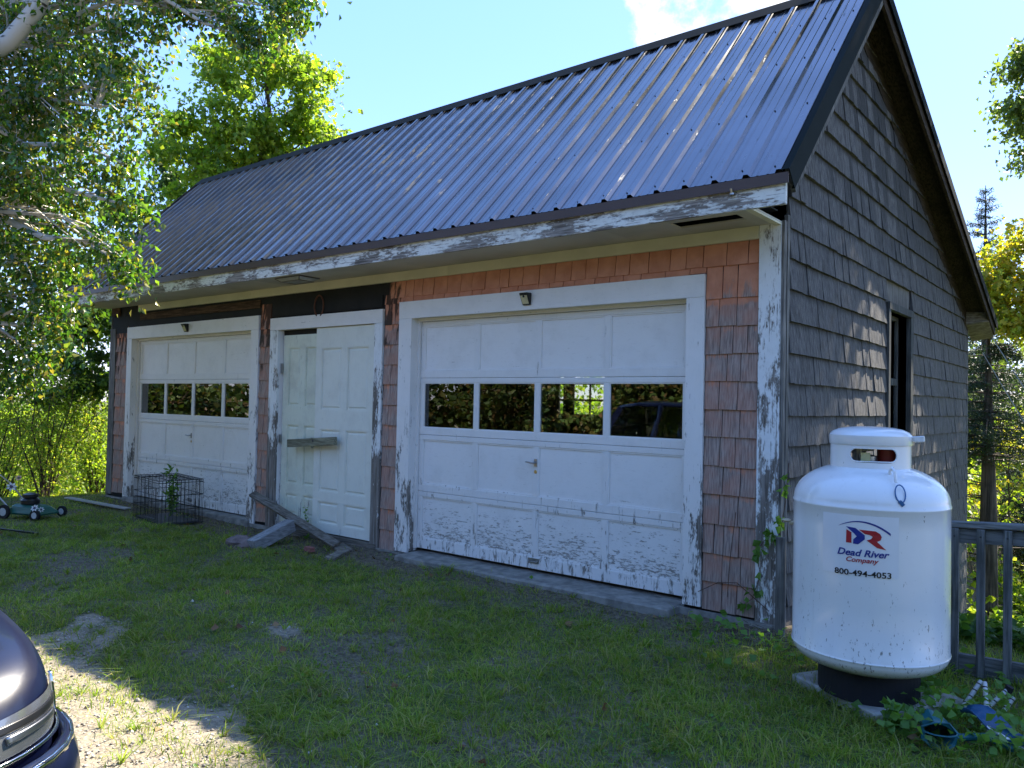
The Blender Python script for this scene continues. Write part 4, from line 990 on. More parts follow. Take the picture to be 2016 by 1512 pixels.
# ------------------------------------------------------------------ cars
def carpaint(name, col):
    mt, t = newmat(name); P = N(t, 'ShaderNodeNewGeometry').outputs['Position']
    out(t, bsdf(t, col, .3, .5, 0., None, **{'Coat Weight': .3, 'Coat Roughness': .01})); return mt
M_navy = carpaint('car_navy', (.002, .004, .020)); M_chr = simple('chrome', (.75, .76, .78), .08, 1., var=.02)
M_cgl = glassmat('car_glass', (.30, .33, .33)); M_lamp = simple('headlight_lens', (.28, .29, .30), .12, .7, var=.05)
def car(name, loc, rz, label, prm):
    """x forward from the nose at 0 back to -length"""
    e = empty(name, loc, rz, label, 'car')
    LN, HW, ZT = prm['len'], prm['hw'], prm['roof']
    # stations: x, half width, bottom, shoulder z, shoulder factor, top z (hood or belt)
    st = [(0.0, .50, .38, .50, .90, .60), (-.05, .66, .26, .56, .94, .70), (-.14, .80, .22, .62, .95, .79), (-.30, .885, .20, .68, .95, .86), (-.6, .925, .20, .76, .94, .94), (-1.25, .935, .20, .86, .93, 1.06),
          (-2.0, .94, .20, .88, .95, 1.10), (-3.2, .94, .20, .88, .95, 1.10), (-LN+.5, .92, .22, .88, .95, 1.10), (-LN+.12, .86, .26, .86, .95, 1.08), (-LN, .74, .36, .82, .92, .98)]
    k = HW/.94; b = MB(); m_ = 12
    for (x, hw, zb, zs, fs, zt) in st:
        hw *= k
        sec = [(-hw*.55, zb), (-hw*.9, zb+.03), (-hw, zb+.16), (-hw, zs-.12), (-hw*.985, zs), (-hw*fs, zt-.05), (-hw*.80, zt-.008), (-hw*.4, zt+.018), (0, zt+.025)]
        sec = sec+[(-a, c) for a, c in sec[-2::-1]]
        for (y, z) in sec: b.v.append((x, y, z))
    ns = 17
    for i in range(len(st)-1):
        for j in range(ns-1): b.f.append((i*ns+j, i*ns+j+1, (i+1)*ns+j+1, (i+1)*ns+j))
        b.f.append((i*ns+ns-1, i*ns, (i+1)*ns, (i+1)*ns+ns-1))
    b.f.append(tuple(range(ns))); b.f.append(tuple((len(st)-1)*ns+q for q in range(ns))[::-1])
    o = o_body = b.build('body', M_navy, e, smooth=True); md = o.modifiers.new('s', 'SUBSURF'); md.levels = 2; md.render_levels = 2
    # cabin
    cx = [(-1.15, .80, 1.08), (-1.95, .70, ZT-.03), (-2.5, .69, ZT), (-LN+.95, .68, ZT-.01), (-LN+.55, .67, ZT-.07), (-LN+.12, .74, 1.08)]
    rf_ = MB()
    pts_ = [cx[1], cx[2], cx[3], cx[4]]
    for i, (x, w, z) in enumerate(pts_):
        for (yy, dz) in ((-1, -.06), (-.93, -.01), (-.6, .02), (0, .03), (.6, .02), (.93, -.01), (1, -.06)): rf_.v.append((x, yy*w*k, z+dz))
    for i in range(3):
        for j in range(6): rf_.f.append((i*7+j, i*7+j+1, i*7+8+j, i*7+7+j))
    ro = rf_.build('roof', M_navy, e, smooth=True); md = ro.modifiers.new('t', 'SOLIDIFY'); md.thickness = .03
    W0, W1 = cx[0], cx[1]
    MB().add([(W0[0]+.02, -W0[1]*k, W0[2]), (W0[0]+.10, 0, W0[2]+.01), (W0[0]+.02, W0[1]*k, W0[2]), (W1[0], W1[1]*k*.95, W1[2]-.02), (W1[0]+.04, 0, W1[2]+.0), (W1[0], -W1[1]*k*.95, W1[2]-.02)], [(0, 1, 4, 5), (1, 2, 3, 4)]).build('windshield', M_cgl, e, fix=False)
    Z0 = cx[5]
    MB().add([(Z0[0], -Z0[1]*k, 1.08), (Z0[0], Z0[1]*k, 1.08), (cx[4][0], cx[4][1]*k, cx[4][2]-.03), (cx[4][0], -cx[4][1]*k, cx[4][2]-.03)], [(0, 1, 2, 3)]).build('rear_window', M_cgl, e, fix=False)
    for s in (-1, 1):
        A = [(-1.25, s*.83*k, 1.07), (-2.35, s*.87*k, 1.07), (-3.45, s*.87*k, 1.07), (-LN+.35, s*.82*k, 1.07)]
        T = [(-1.98, s*.70*k, ZT-.07), (-2.38, s*.69*k, ZT-.06), (-3.4, s*.68*k, ZT-.06), (-LN+.62, s*.67*k, ZT-.11)]
        for i in range(3):
            MB().add([A[i], A[i+1], T[i+1], T[i]], [(0, 1, 2, 3)]).build('side_window', M_cgl, e, fix=False)
        pl = MB().bar((W0[0]+.02, s*W0[1]*k, W0[2]-.02), (W1[0], s*W1[1]*k, W1[2]-.02), .07, .05)
        pl.bar(A[1], T[1], .05, .06).bar(A[2], T[2], .05, .07).bar(A[3], T[3], .06, .10)
        pl.build('pillar', M_navy, e)
        MB().tube([(-1.2, s*.90*k, 1.06), (-LN+.4, s*.89*k, 1.08)], .008, 6).build('belt_trim', M_chr, e)
        mi = MB().hexa([(-1.52, s*.93*k, 1.06), (-1.42, s*.93*k, 1.06), (-1.40, s*1.13*k, 1.07), (-1.50, s*1.13*k, 1.07), (-1.50, s*.95*k, 1.22), (-1.42, s*.95*k, 1.22), (-1.42, s*1.12*k, 1.21), (-1.49, s*1.12*k, 1.21)]).build('door_mirror', M_navy, e, bevel=.02)
        MB().add([(-1.51, s*.96*k, 1.08), (-1.508, s*1.10*k, 1.085), (-1.50, s*1.10*k, 1.20), (-1.51, s*.97*k, 1.205)], [(0, 1, 2, 3)]).build('mirror_glass', M_chr, mi, fix=False)
        for xw in (-.92, -LN+.98):
            wv = MB().lathe([(.21, -.10), (.32, -.11), (.345, -.08), (.345, .08), (.32, .11), (.21, .10)], (0, 0, 0), 32)
            o = wv.build('wheel', M_ty, e, smooth=True); o.matrix_basis = Matrix.Translation((xw, s*(HW-.10), .345)) @ Matrix.Rotation(R_(90), 4, 'X')
            MB().lathe([(.0, .085), (.06, .09), (.10, .07), (.20, .10), (.215, .105), (.215, -.105), (.2, -.1), (.1, -.07), (.06, -.09), (0, -.085)], (0, 0, 0), 20).build('rim', M_steel, o, smooth=True)
            MB().lathe([(.40, -.03), (.40, .03)], (0, 0, 0), 28).build('wheel_arch', M_black, e).matrix_basis = Matrix.Translation((xw, s*(HW-.01), .36)) @ Matrix.Rotation(R_(90), 4, 'X')
    # front details lie on the shaped nose: rays from inside find the shell
    bpy.context.view_layer.update()
    from mathutils.bvhtree import BVHTree
    bv = BVHTree.FromObject(o_body, bpy.context.evaluated_depsgraph_get())
    def patch(nm, mt_, a0, a1, zl, zh, off, par, thick=0., na=14, nzz=4, bulge=0.):
        b = MB()
        for i in range(na+1):
            s = i/na; a = R_(a0+(a1-a0)*s); lo = zl(s) if callable(zl) else zl; hi = zh(s) if callable(zh) else zh
            for j in range(nzz+1):
                z = lo+(hi-lo)*j/nzz; og = Vector((-.75, 0, z)); d = Vector((math.cos(a), math.sin(a), 0))
                h = bv.ray_cast(og, d); p = h[0] if h[0] else og+d*.8; n_ = h[1] if h[1] else d
                if n_.dot(d) < 0: n_ = -n_
                k_ = off+bulge*math.sin(math.pi*j/nzz)
                b.v.append(p+Vector((n_.x, n_.y, n_.z*.3)).normalized()*k_)
        w = nzz+1; b.f = [(i*w+j, (i+1)*w+j, (i+1)*w+j+1, i*w+j+1) for i in range(na) for j in range(nzz)]
        q = b.build(nm, mt_, par, smooth=True, fix=False)
        if thick: md = q.modifiers.new('t', 'SOLIDIFY'); md.thickness = thick; md.offset = 0
        return q
    for s in (-1, 1):
        ho = patch('headlight', M_lamp, s*33, s*62, .56, lambda t_: .665+.03*t_, .006, e)
        patch('lamp_reflector', M_steel, s*40, s*54, .600, .622, .012, ho, .008); patch('lamp_bezel', simple('bezel_dark', (.02, .02, .02), .3), s*36, s*58, .63, .655, .009, ho, .006)
        patch('lamp_trim', M_chr, s*32, s*33.2, .545, .685, .02, ho, .012)
        patch('lamp_trim', M_chr, s*32, s*62, .545, .556, .016, ho, .01); patch('lamp_trim', M_chr, s*61.4, s*62.6, .55, .70, .014, ho, .01)
        patch('fog_lamp_recess', M_black, s*24, s*47, lambda t_: .30-.0*t_, lambda t_: .385+.02*t_, .078, e)
    bo = patch('bumper', M_navy, -100, 100, .24, .525, .035, e, .03, 40, 8, .045)
    patch('chrome_strip', M_chr, -70, 70, .500, .522, .060, e, .012, 30, 1)
    gp = patch('grille', M_black, -27, 27, .555, .70, .004, e)
    for z in (.57, .60, .63, .66, .69): patch('grille_bar', M_chr, -27, 27, z, z+.010, .018, gp, .012, 14, 1)
    MB().box(.06, .13, -.17, .17, .30, .42).build('plate_bracket', M_black, e, bevel=.006)
    # inside: seats and dash
    b = MB().box(-1.75, -1.35, -.62*k, .62*k, .75, 1.05)
    for s in (-1, 1): b.box(-2.7, -2.55, s*.38-.22, s*.38+.22, .6, 1.32)
    b.build('interior', M_black, e, bevel=.03)
    return e
SUV = car('suv', (-.45, -5.45, G0(-.6, -5.2)), R_(8), 'dark navy car whose chrome-trimmed front corner enters at the lower left', dict(len=4.85, hw=.94, roof=1.72))
VAN = car('minivan', (-3.55, 2.55, -.03), R_(-92), 'dark blue car parked inside the garage behind the right door glass', dict(len=4.6, hw=.94, roof=1.68))
# windscreen clutter in the parked van
pb = MB(); rp = random.Random(2)
for i in range(9):
    c = Vector((-1.28-rp.uniform(0, .12), -.45+.09*i, 1.10+rp.uniform(0, .02))); a = rp.uniform(0, 3)
    d1 = Vector((math.cos(a), math.sin(a), rp.uniform(-.1, .3)))*.09; d2 = Vector((-math.sin(a), math.cos(a), rp.uniform(0, .4)))*.07
    pb.add([c-d1-d2, c+d1-d2, c+d1+d2, c-d1+d2], [(0, 1, 2, 3)])
pb.build('papers', simple('paper', (.75, .72, .62), .7, var=.2, vscale=3), VAN, fix=False)
swp = [(-1.72+.05*math.sin(t), .38+.18*math.cos(t), 1.08+.17*math.sin(t)) for t in np.linspace(0, 2*math.pi, 22)]
MB().tube(swp, .013, 6, False).build('steering_wheel', simple('wheel_grey', (.25, .25, .24), .5), VAN, smooth=True)
# ------------------------------------------------------------------ vegetation
def IP(u, v, t):
    """a point t metres deep along the direction seen at photo pixel (u, v)"""
    d = F_+Rt*((u-1008)/1553.7)-Up*((v-756)/1553.7); return CAMP+d*t
def leaf_mesh(name, C, L, mt, parent=None, droop=.3, wid=.36, kind=None, seed=1, flat=.0, curl=.18, shape=4):
    r = np.random.default_rng(seed); n = len(C); C = np.asarray(C); L = np.broadcast_to(np.asarray(L, float), (n,))
    d = r.normal(size=(n, 3)); d[:, 2] = d[:, 2]*(1-flat)-droop*1.6; d /= np.linalg.norm(d, axis=1)[:, None]+1e-9
    q = r.normal(size=(n, 3)); 
    if flat: q[:, :2] *= (1-flat*.5); 
    s = np.cross(d, q); s /= np.linalg.norm(s, axis=1)[:, None]+1e-9
    nn = np.cross(d, s); Ls = (L*r.uniform(.7, 1.25, n))[:, None]
    w = wid*Ls
    if shape == 4:
        V = np.stack([C, C+d*Ls*.42+s*w+nn*Ls*curl, C+d*Ls, C+d*Ls*.42-s*w+nn*Ls*curl], 1).reshape(-1, 3)
        Fq = (np.arange(n)*4)[:, None]+np.array([0, 1, 2, 3])[None]
        F3 = np.concatenate([Fq[:, [0, 1, 2]], Fq[:, [0, 2, 3]]])
    else:   # lobed leaf, five points
        V = np.stack([C, C+d*Ls*.25+s*w*1.25+nn*Ls*curl, C+d*Ls*.5+s*w*.45, C+d*Ls*.75+s*w*1.0+nn*Ls*curl, C+d*Ls*1.05, C+d*Ls*.75-s*w*1.0+nn*Ls*curl, C+d*Ls*.5-s*w*.45, C+d*Ls*.25-s*w*1.25+nn*Ls*curl], 1).reshape(-1, 3)
        b = (np.arange(n)*8)[:, None]
        F3 = np.concatenate([b+np.array([[0, 1, 2]]), b+np.array([[0, 2, 6]]), b+np.array([[0, 6, 7]]), b+np.array([[2, 3, 4]]), b+np.array([[2, 4, 6]]), b+np.array([[6, 4, 5]])])
    o = np_mesh(name, V, F3, mt, parent)
    if kind: o['kind'] = kind
    return o
def rvec(r): 
    while True:
        v = Vector((r.uniform(-1, 1), r.uniform(-1, 1), r.uniform(-1, 1)))
        if .05 < v.length < 1: return v
def curve(a, b, r, n=5, wob=.08, sag=0.):
    a = Vector(a); b = Vector(b); L = (b-a).length; pts = [a]
    for i in range(1, n):
        s = i/n; pts.append(a.lerp(b, s)+rvec(r)*L*wob*math.sin(math.pi*s)+Vector((0, 0, sag*L*math.sin(math.pi*s))))
    pts.append(b); return pts
def tree(name, label, cat, base, top, r0, blobs, leafmt, barkmt, per=60, att=14, L=.07, droop=.3, seed=1, group=None, shape=4, sig=.14, hang=0., wid=.36, sag=.12, solid=1.0, stems=None, trunkmin=.2):
    """blobs: (centre, radius) or (centre, (rx,ry,rz)); att attractors per cubic-ish radius, per leaves each"""
    r = random.Random(seed); g = np.random.default_rng(seed)
    root = empty(name, tuple(base), 0, label, cat, group); bx = Vector(base)
    base = Vector(base); top = Vector(top); wood_ = MB()
    tr = curve(base, top, r, 8, .035)
    rad = [r0*(1-.8*i/8)*(1.25 if i == 0 else 1) for i in range(9)]
    wood_.tube([p-bx for p in tr], rad, 9)
    H = max(.1, top.z-base.z); C = []
    for (c, R) in blobs:
        c = Vector(c); R3 = R if isinstance(R, tuple) else (R, R, R); Rm = (R3[0]*R3[1]*R3[2])**(1/3)
        zt = min(max((c.z-Rm*.9-base.z)/H, trunkmin), .98); k = zt*8; i = int(k)
        s0 = tr[i].lerp(tr[min(i+1, 8)], k-i)
        rl = max(.012, r0*(1-.8*zt)*.55)
        li = curve(s0, c, r, 6, .07, sag); wood_.tube([p-bx for p in li], [rl*(1-.75*j/6) for j in range(7)], 6)
        na = max(4, int(att*(R3[0]*R3[1]+R3[1]*R3[2]+R3[0]*R3[2])/3*(1+.3*Rm)))
        for a in range(na):
            v = rvec(r); v = v.normalized()*(v.length**.55)      # towards the shell of the crown
            p = c+Vector((v.x*R3[0], v.y*R3[1], v.z*R3[2])); s = li[r.randint(3, 6)]
            q = s.lerp(p, .55)+Vector((0, 0, .12*(p-s).length)); tip = p+Vector((0, 0, -hang*r.uniform(.4, 1.2)))
            wood_.tube([x-bx for x in (s, q, p, tip)] if hang else [x-bx for x in (s, q, p)], [rl*.3, rl*.17, .004, .002] if hang else [rl*.3, rl*.17, .003], 3, False)
            n = int(per*r.uniform(.5, 1.5)); sg = sig*r.uniform(.7, 1.4)
            if hang:
                t_ = g.uniform(0, 1, n)[:, None]; P0 = np.array(p)[None]; P1 = np.array(tip)[None]
                C.append(P0+(P1-P0)*t_+g.normal(size=(n, 3))*sg*np.array([[1, 1, .8]]))
            else:
                C.append(np.array(p)[None]+g.normal(size=(n, 3))*sg*np.array([[1.1, 1.1, .6]]))
            m_ = n//3; t_ = g.uniform(.3, 1, m_)[:, None]
            C.append(np.array(q)[None]*(1-t_)+np.array(p)[None]*t_+g.normal(size=(m_, 3))*sg*.45)
    wood_.build('trunk', barkmt, root, smooth=True, fix=False)
    C = np.concatenate(C)-np.array(bx)[None]
    leaf_mesh('crown', C, L, leafmt, root, droop=droop, wid=wid, seed=seed+9, shape=shape)
    return root
M_bark = wood('bark_brown', (.035, .028, .02), (.13, .10, .075), 'z', 26.)
def birchbark():
    mt, t = newmat('bark_birch'); P = N(t, 'ShaderNodeNewGeometry').outputs['Position']
    n = noise(t, P, 9., 4., .6, (.5, .5, 3.)); n2 = noise(t, P, 2.5, 3.)
    c = mixrgb(t, rmp(t, n, .56, .66), (.55, .52, .48), (.06, .05, .045)); c = mixrgb(t, math_(t, 'MULTIPLY', rmp(t, n2, .4, .7), .5), c, (.3, .25, .2))
    out(t, bsdf(t, c, .7, .2, 0., bump(t, n, .004, .5))); return mt
M_birch = birchbark()
LM_birch = leafmat('leaf_birch', [(.022, .065, .014), (.035, .10, .018), (.065, .15, .02), (.12, .20, .03), (.19, .16, .04)], .45, .2, .7)
LM_maple = leafmat('leaf_maple_green', [(.09, .17, .022), (.12, .21, .025), (.17, .25, .03), (.21, .26, .04)], .55, .45, .3)
LM_yel = leafmat('leaf_yellow_green', [(.14, .20, .025), (.20, .25, .03), (.27, .27, .03), (.30, .22, .03)], .5, .45, .3)
LM_ash = leafmat('leaf_ash', [(.06, .11, .03), (.09, .14, .035), (.13, .17, .045)], .4, .45, .3)
LM_bush = leafmat('leaf_bush', [(.11, .19, .025), (.16, .25, .03), (.22, .28, .04), (.27, .27, .07)], .55, .5, .3)
LM_dark = leafmat('leaf_dark', [(.03, .075, .016), (.05, .105, .02), (.075, .14, .028)], .3, .4, .4)
LM_mix = leafmat('leaf_behind', [(.03, .055, .015), (.05, .085, .02), (.09, .12, .025), (.12, .07, .03)], .3, .5, .3)
LM_need = leafmat('needles', [(.012, .03, .014), (.02, .042, .018), (.03, .055, .022)], .12, .5, .3)

# birch at the left, its trunk just outside the picture
bl = []
for (u, v, t, R) in ((70, 90, 9.6, .95), (60, 260, 9.6, .95), (60, 400, 9.4, .9), (35, 520, 9.2, .68), (215, 60, 9.4, .75), (190, 210, 9.2, .72), (125, 335, 9., .52), (185, 465, 8.9, .20), (70, 600, 9., .42),
                     (40, 640, 9., .62), (235, 400, 8.8, .18), (240, 320, 8.9, .2), (250, 520, 8.8, .10), (-40, 330, 10.2, 1.1), (-50, 120, 10.2, 1.2), (30, -80, 10., 1.1), (250, -90, 9.8, .9), (-60, 600, 9.6, .7), (40, 720, 9.2, .35), (70, 680, 9.1, .25), (-180, 200, 9, 1.3), (-150, -100, 10, 1.3)):
    bl.append((IP(u, v, t), R))
hangers = [(IP(u, v, t), R) for (u, v, t, R) in ((330, 5, 9.2, (.30, .30, .22)), (400, 5, 9.2, (.32, .3, .22)), (470, 30, 9.1, (.32, .3, .22)), (540, 15, 9.0, (.28, .28, .25)), (590, 0, 8.9, (.2, .2, .2)), (480, -70, 9.3, .45), (580, -80, 9.1, .4), (380, -80, 9.4, .5), (500, 60, 9., (.16, .16, .12)))]
tree('birch_tree', 'tall birch with drooping dark green leaves hanging in from the left over the roof end', 'tree', (-10.6, -3.5, G0(-10.6, -3.5)), (-8.9, -2.6, 8.2), .19, bl+hangers, LM_birch, M_birch,
     per=64, att=31, L=.076, droop=.75, seed=21, sig=.115, hang=.22, wid=.34)
lb = MB(); lb.tube([IP(-120, 190, 9.2), IP(-30, 110, 9.1), IP(20, 80, 9.), IP(70, 20, 8.95), IP(110, -60, 8.9), IP(200, -200, 9.)], [.13, .11, .098, .09, .08, .05], 10)
lb.tube([IP(110, -60, 8.9), IP(280, -30, 9), IP(400, 45, 9.05), IP(500, 80, 9.)], [.05, .035, .02, .008], 7).tube([IP(400, 45, 9.05), IP(460, 10, 9.), IP(560, 25, 9.)], [.014, .011, .004], 5)
o = lb.build('limb', M_birch, None, smooth=True, fix=False); br = bpy.data.objects['birch_tree']; o.parent = br; o.matrix_parent_inverse = Matrix.Translation(-br.location)
# maple behind the shed
bl = [(IP(u, v, 18.), R) for (u, v, R) in ((520, 210, 1.25), (600, 210, .75), (470, 130, .75), (560, 130, .6), (440, 290, 1.05), (365, 320, .72), (330, 270, .45), (620, 280, .6), (500, 330, 1.2), (420, 110, .35), (620, 140, .35), (370, 250, .35), (550, 60, .25), (400, 400, .8), (640, 330, .6))]
tree('maple_tree', 'bright yellow-green maple rising behind the left half of the metal roof', 'tree', (-13.0, 5.6, G0(-13, 5.6)), tuple(IP(520, 120, 18.1)), .16, bl, LM_maple, M_bark, per=80, att=15, L=.11, droop=.25, seed=5, sig=.19, shape=5, wid=.40)
bl = [(IP(u, v, 21.), R) for (u, v, R) in ((270, 470, 1.1), (330, 400, .7), (220, 560, 1.1), (180, 640, 1.0), (350, 330, .4))]
tree('dark_maple_tree', 'darker green maple whose leaves fill the gap at the left end of the roof', 'tree', (-18.2, 4.5, G0(-18, 4.5)), tuple(IP(270, 420, 21)), .15, bl, LM_dark, M_bark, per=70, att=13, L=.12, seed=6, sig=.2, shape=5, wid=.4)
bl = [(IP(u, v, 13.6), R) for (u, v, R) in ((165, 600, .55), (195, 660, .45), (170, 720, .42), (200, 745, .25), (110, 740, .4))]
tree('young_maple_tree', 'young dark green tree close behind the left front corner of the garage', 'tree', (-13.6, 1.3, G0(-13.6, 1.3)), tuple(IP(165, 600, 13.6)), .06, bl, LM_dark, M_bark, per=80, att=26, L=.10, seed=7, sig=.15, shape=5, wid=.4)
# shrubs at the left edge of the lawn
def shrub(name, label, c, R, H, seed, mt=None, ns=11, att=30, per=40, L=.055):
    r = random.Random(seed); g = np.random.default_rng(seed); root = empty(name, c, 0, label, 'shrub', 'shrubs beyond the lawn edge')
    w = MB(); C = []
    for i in range(ns):
        a = r.uniform(0, 6.28); b0 = Vector((math.cos(a), math.sin(a), 0))*R*.16*r.random(); tp = Vector((math.cos(a)*R*r.uniform(.25, .9), math.sin(a)*R*r.uniform(.25, .9), H*r.uniform(.65, 1.)))
        pts = curve(b0, tp, r, 4, .06, .05); w.tube(pts, [.018, .014, .011, .007, .003], 5, False)
        for j in range(int(att/3)):
            s = pts[r.randint(1, 4)]; p = s+Vector((r.gauss(0, R*.22), r.gauss(0, R*.22), r.gauss(.05, H*.13)))
            w.tube([s, p], [.005, .002], 3, False); n = int(per*r.uniform(.5, 1.4)); C.append(np.array(p)[None]+g.normal(size=(n, 3))*np.array([[.13, .13, .09]]))
    w.build('stems', M_bark, root, fix=False); leaf_mesh('foliage', np.concatenate(C), L, mt or LM_bush, root, droop=.1, seed=seed); return root
for i, (u, v, t, R, H, lab) in enumerate(((88, 1003, 13.2, .95, 2.3, 'many-stemmed yellow-green shrub at the left edge of the lawn'), (190, 1003, 14.5, .8, 1.9, 'leafy bright shrub against the left corner of the garage'), (-10, 1010, 13.5, 1., 2.2, 'yellow-green shrub at the very left edge of the picture'),
                                      (150, 1000, 17.5, 1.2, 2.6, 'taller pale shrub behind the one with many stems'), (40, 1000, 19., 1.3, 2.9, 'tall green shrub far left behind the lawn edge shrubs'), (215, 990, 20, 1.1, 2.6, 'green shrub farthest back beside the garage corner'))):
    p = IP(u, v, t); shrub('shrub', lab, (p.x, p.y, G0(p.x, p.y)-.02), R, H+(.0 if i < 3 else .3), 40+i, [LM_bush, LM_maple, LM_bush, LM_maple, LM_bush, LM_ash][i])
# meadow behind, far woods
r = np.random.default_rng(77)
def woods(name, pts, n, L, mt, H, R, seed):
    g = np.random.default_rng(seed); C = []
    for (x, y, h, rr_) in pts:
        z0 = float(gz(x, y)); k = int(n*rr_*rr_*h/30.)+60; nb = 16
        cs = g.normal(size=(nb, 3))*np.array([[rr_*.45, rr_*.45, h*.22]])+np.array([[x, y, z0+h*.55]])
        ii = g.integers(0, nb, k); C.append(cs[ii]+g.normal(size=(k, 3))*rr_*.22)
    return tag(leaf_mesh(name, np.concatenate(C), L, mt, None, droop=.1, seed=seed, wid=.45), kind='stuff')
pts = []
for i in range(60):
    a = R_(r.uniform(118, 182)); d = r.uniform(32, 60); pts.append((2+d*math.cos(a), -5+d*math.sin(a), r.uniform(3.0, 5.8), r.uniform(2, 3.2)))
woods('far_woods', pts, 900, .30, LM_maple, 0, 0, 3)
pts = []
for i in range(46):
    a = R_(r.uniform(76, 112)); d = r.uniform(26, 50); pts.append((2+d*math.cos(a), -5+d*math.sin(a), r.uniform(4.0, 7.), r.uniform(1.6, 3.)))
woods('far_woods', pts, 900, .26, LM_ash, 0, 0, 4)
pts = []
for i in range(34):
    a = R_(r.uniform(84, 110)); d = r.uniform(15, 24); pts.append((2+d*math.cos(a), -5+d*math.sin(a), r.uniform(1., 2.2), r.uniform(.8, 1.4)))
woods('undergrowth', pts, 3800, .10, LM_bush, 0, 0, 5)
pts = [(-13-r.uniform(0, 14), r.uniform(-5, 12), r.uniform(.8, 1.6), r.uniform(.7, 1.2)) for i in range(34)]
woods('undergrowth', pts, 3600, .09, LM_bush, 0, 0, 6)
# right side: pine, spruce, yellow maple, big ash that shades the tank
def conifer(name, label, base, H, R, seed, first=.2, rt=.12, bare=None, dens=1., bl=.05):
    r = random.Random(seed); g = np.random.default_rng(seed); root = empty(name, base, 0, label, 'tree'); w = MB(); C = []; D_ = []
    w.tube([(0, 0, 0), (.02, .01, H*.3), (0, .03, H*.65), (0, 0, H)], [rt*1.15, rt*.9, rt*.5, .008], 10)
    z = H*first
    while z < H*.985:
        f = 1-(z-H*first)/(H*(1-first)); rad = R*f**.8+.12
        for k in range(r.randint(4, 6)):
            a = r.uniform(0, 6.28); l = rad*r.uniform(.6, 1.1); up = .25 if f < .25 else -.12
            tip = Vector((math.cos(a)*l, math.sin(a)*l, z+l*(up+r.uniform(-.1, .1)))); s = Vector((0, 0, z)); mid = s.lerp(tip, .5)+Vector((0, 0, .05*l))
            w.tube([s, mid, tip], [rt*.16*f+.006, .008, .003], 4, False)
            n = int(230*l*dens); t_ = g.uniform(.12, 1, n)[:, None]; base_ = np.array(s)[None]*(1-t_)+np.array(tip)[None]*t_
            sdv = np.array([-math.sin(a), math.cos(a), 0])[None]; off = g.uniform(-1, 1, (n, 1))*(.30*l*(1.05-t_)+.05)
            C.append(base_+sdv*off+np.array([[0, 0, 1]])*(g.normal(size=(n, 1))*.035-.25*np.abs(off))+g.normal(size=(n, 3))*.02)
        z += H*.028*r.uniform(.8, 1.3)
    if bare:
        for k in range(bare):
            z = H*first*r.uniform(.25, 1.1); a = r.uniform(0, 6.28); l = r.uniform(.4, 1.3)
            w.tube([(0, 0, z), (math.cos(a)*l*.5, math.sin(a)*l*.5, z+.03), (math.cos(a)*l, math.sin(a)*l, z-.12*l)], [.015, .009, .003], 4, False)
    w.build('trunk', M_bark, root, smooth=True, fix=False); leaf_mesh('crown', np.concatenate(C), bl, LM_need, root, droop=.1, wid=.10, seed=seed, curl=0.); return root
p = IP(1943, 1150, 14.2); conifer('pine_tree', 'pine with a bare scaly trunk and dead lower branches right behind the railing', (p.x, p.y, G0(p.x, p.y)-.05), 5.6, 1.25, 3, .50, .155, 26, 1.3, .075)
p = IP(1938, 800, 21.); conifer('spruce_tree', 'spruce with a spiky bluish top above the back of the roof', (p.x, p.y, G0(p.x, p.y)), IP(1938, 362, 21.).z-G0(p.x, p.y), 1.5, 11, .12, .14, None, .9, .09)
p = IP(2060, 900, 17.); conifer('fir_tree', 'dark fir at the right edge of the picture', (p.x, p.y, G0(p.x, p.y)), 5.6, 1.6, 12, .1, .12, None, 1.2, .09)
bl = [(IP(u, v, 13.4), R) for (u, v, R) in ((2010, 470, .42), (1985, 560, .55), (1950, 540, .25), (2060, 520, .75), (2090, 620, .7), (1975, 640, .40), (2040, 610, .5), (2130, 460, .7), (1945, 610, .22))]
tree('yellow_maple_tree', 'yellow-green maple with turning leaves behind the back corner of the garage', 'tree', (1.6, 9.6, G0(1.6, 9.6)), tuple(IP(2050, 520, 13.4)), .09, bl, LM_yel, M_bark, per=70, att=30, L=.09, seed=31, sig=.15, shape=5, wid=.4)
bl = [(IP(u, v, 15.), R) for (u, v, R) in ((1960, 900, .4), (1990, 860, .4), (2030, 930, .5), (1930, 960, .25))]
tree('sapling', 'small yellow-green sapling behind the pine trunk', 'tree', tuple(IP(1985, 1130, 15.)), tuple(IP(1985, 880, 15.)), .03, bl, LM_yel, M_bark, per=55, att=30, L=.07, seed=33, sig=.12)
bl = [((2.9, 8.3, 9.6), 1.55), ((3.5, 8.6, 8.2), 1.5), ((3.0, 8.4, 12.), 1.6), ((4.2, 8.6, 10.8), 1.8), ((3.0, 9.2, 6.9), 1.1), ((2.0, 8.3, 8.5), .75), ((3.6, 7.6, 6.3), 1.0), ((5., 8., 8.5), 1.5), ((2.7, 7.4, 7.9), 1.0), ((2.3, 8.2, 10.6), 1.0), ((3.3, 8, 14), 1.5), ((1.45, 7.3, 9.7), .75), ((1.5, 7.9, 10.9), .95), ((1.1, 8.2, 12.), .8), ((2.1, 7.3, 9.), .7), ((1.35, 8.5, 10.), .55), ((1.3, 7.9, 10.2), .8), ((2.6, 5.2, 10.5), 1.5), ((3.2, 4.2, 9.4), 1.3), ((2.0, 4.5, 12.5), 1.5), ((3.6, 5.6, 12.5), 1.5), ((1.3, 3.9, 13.2), 1.3)]  # ash crown; nearest unseen clumps added to darken the roof rib reflections
bl += [(IP(u, v, 13.8), R) for (u, v, R) in ((2010, 140, .06), (2000, 215, .08), (2025, 250, .10), (2030, 100, .08), (2035, 310, .08), (2070, 170, .12))]
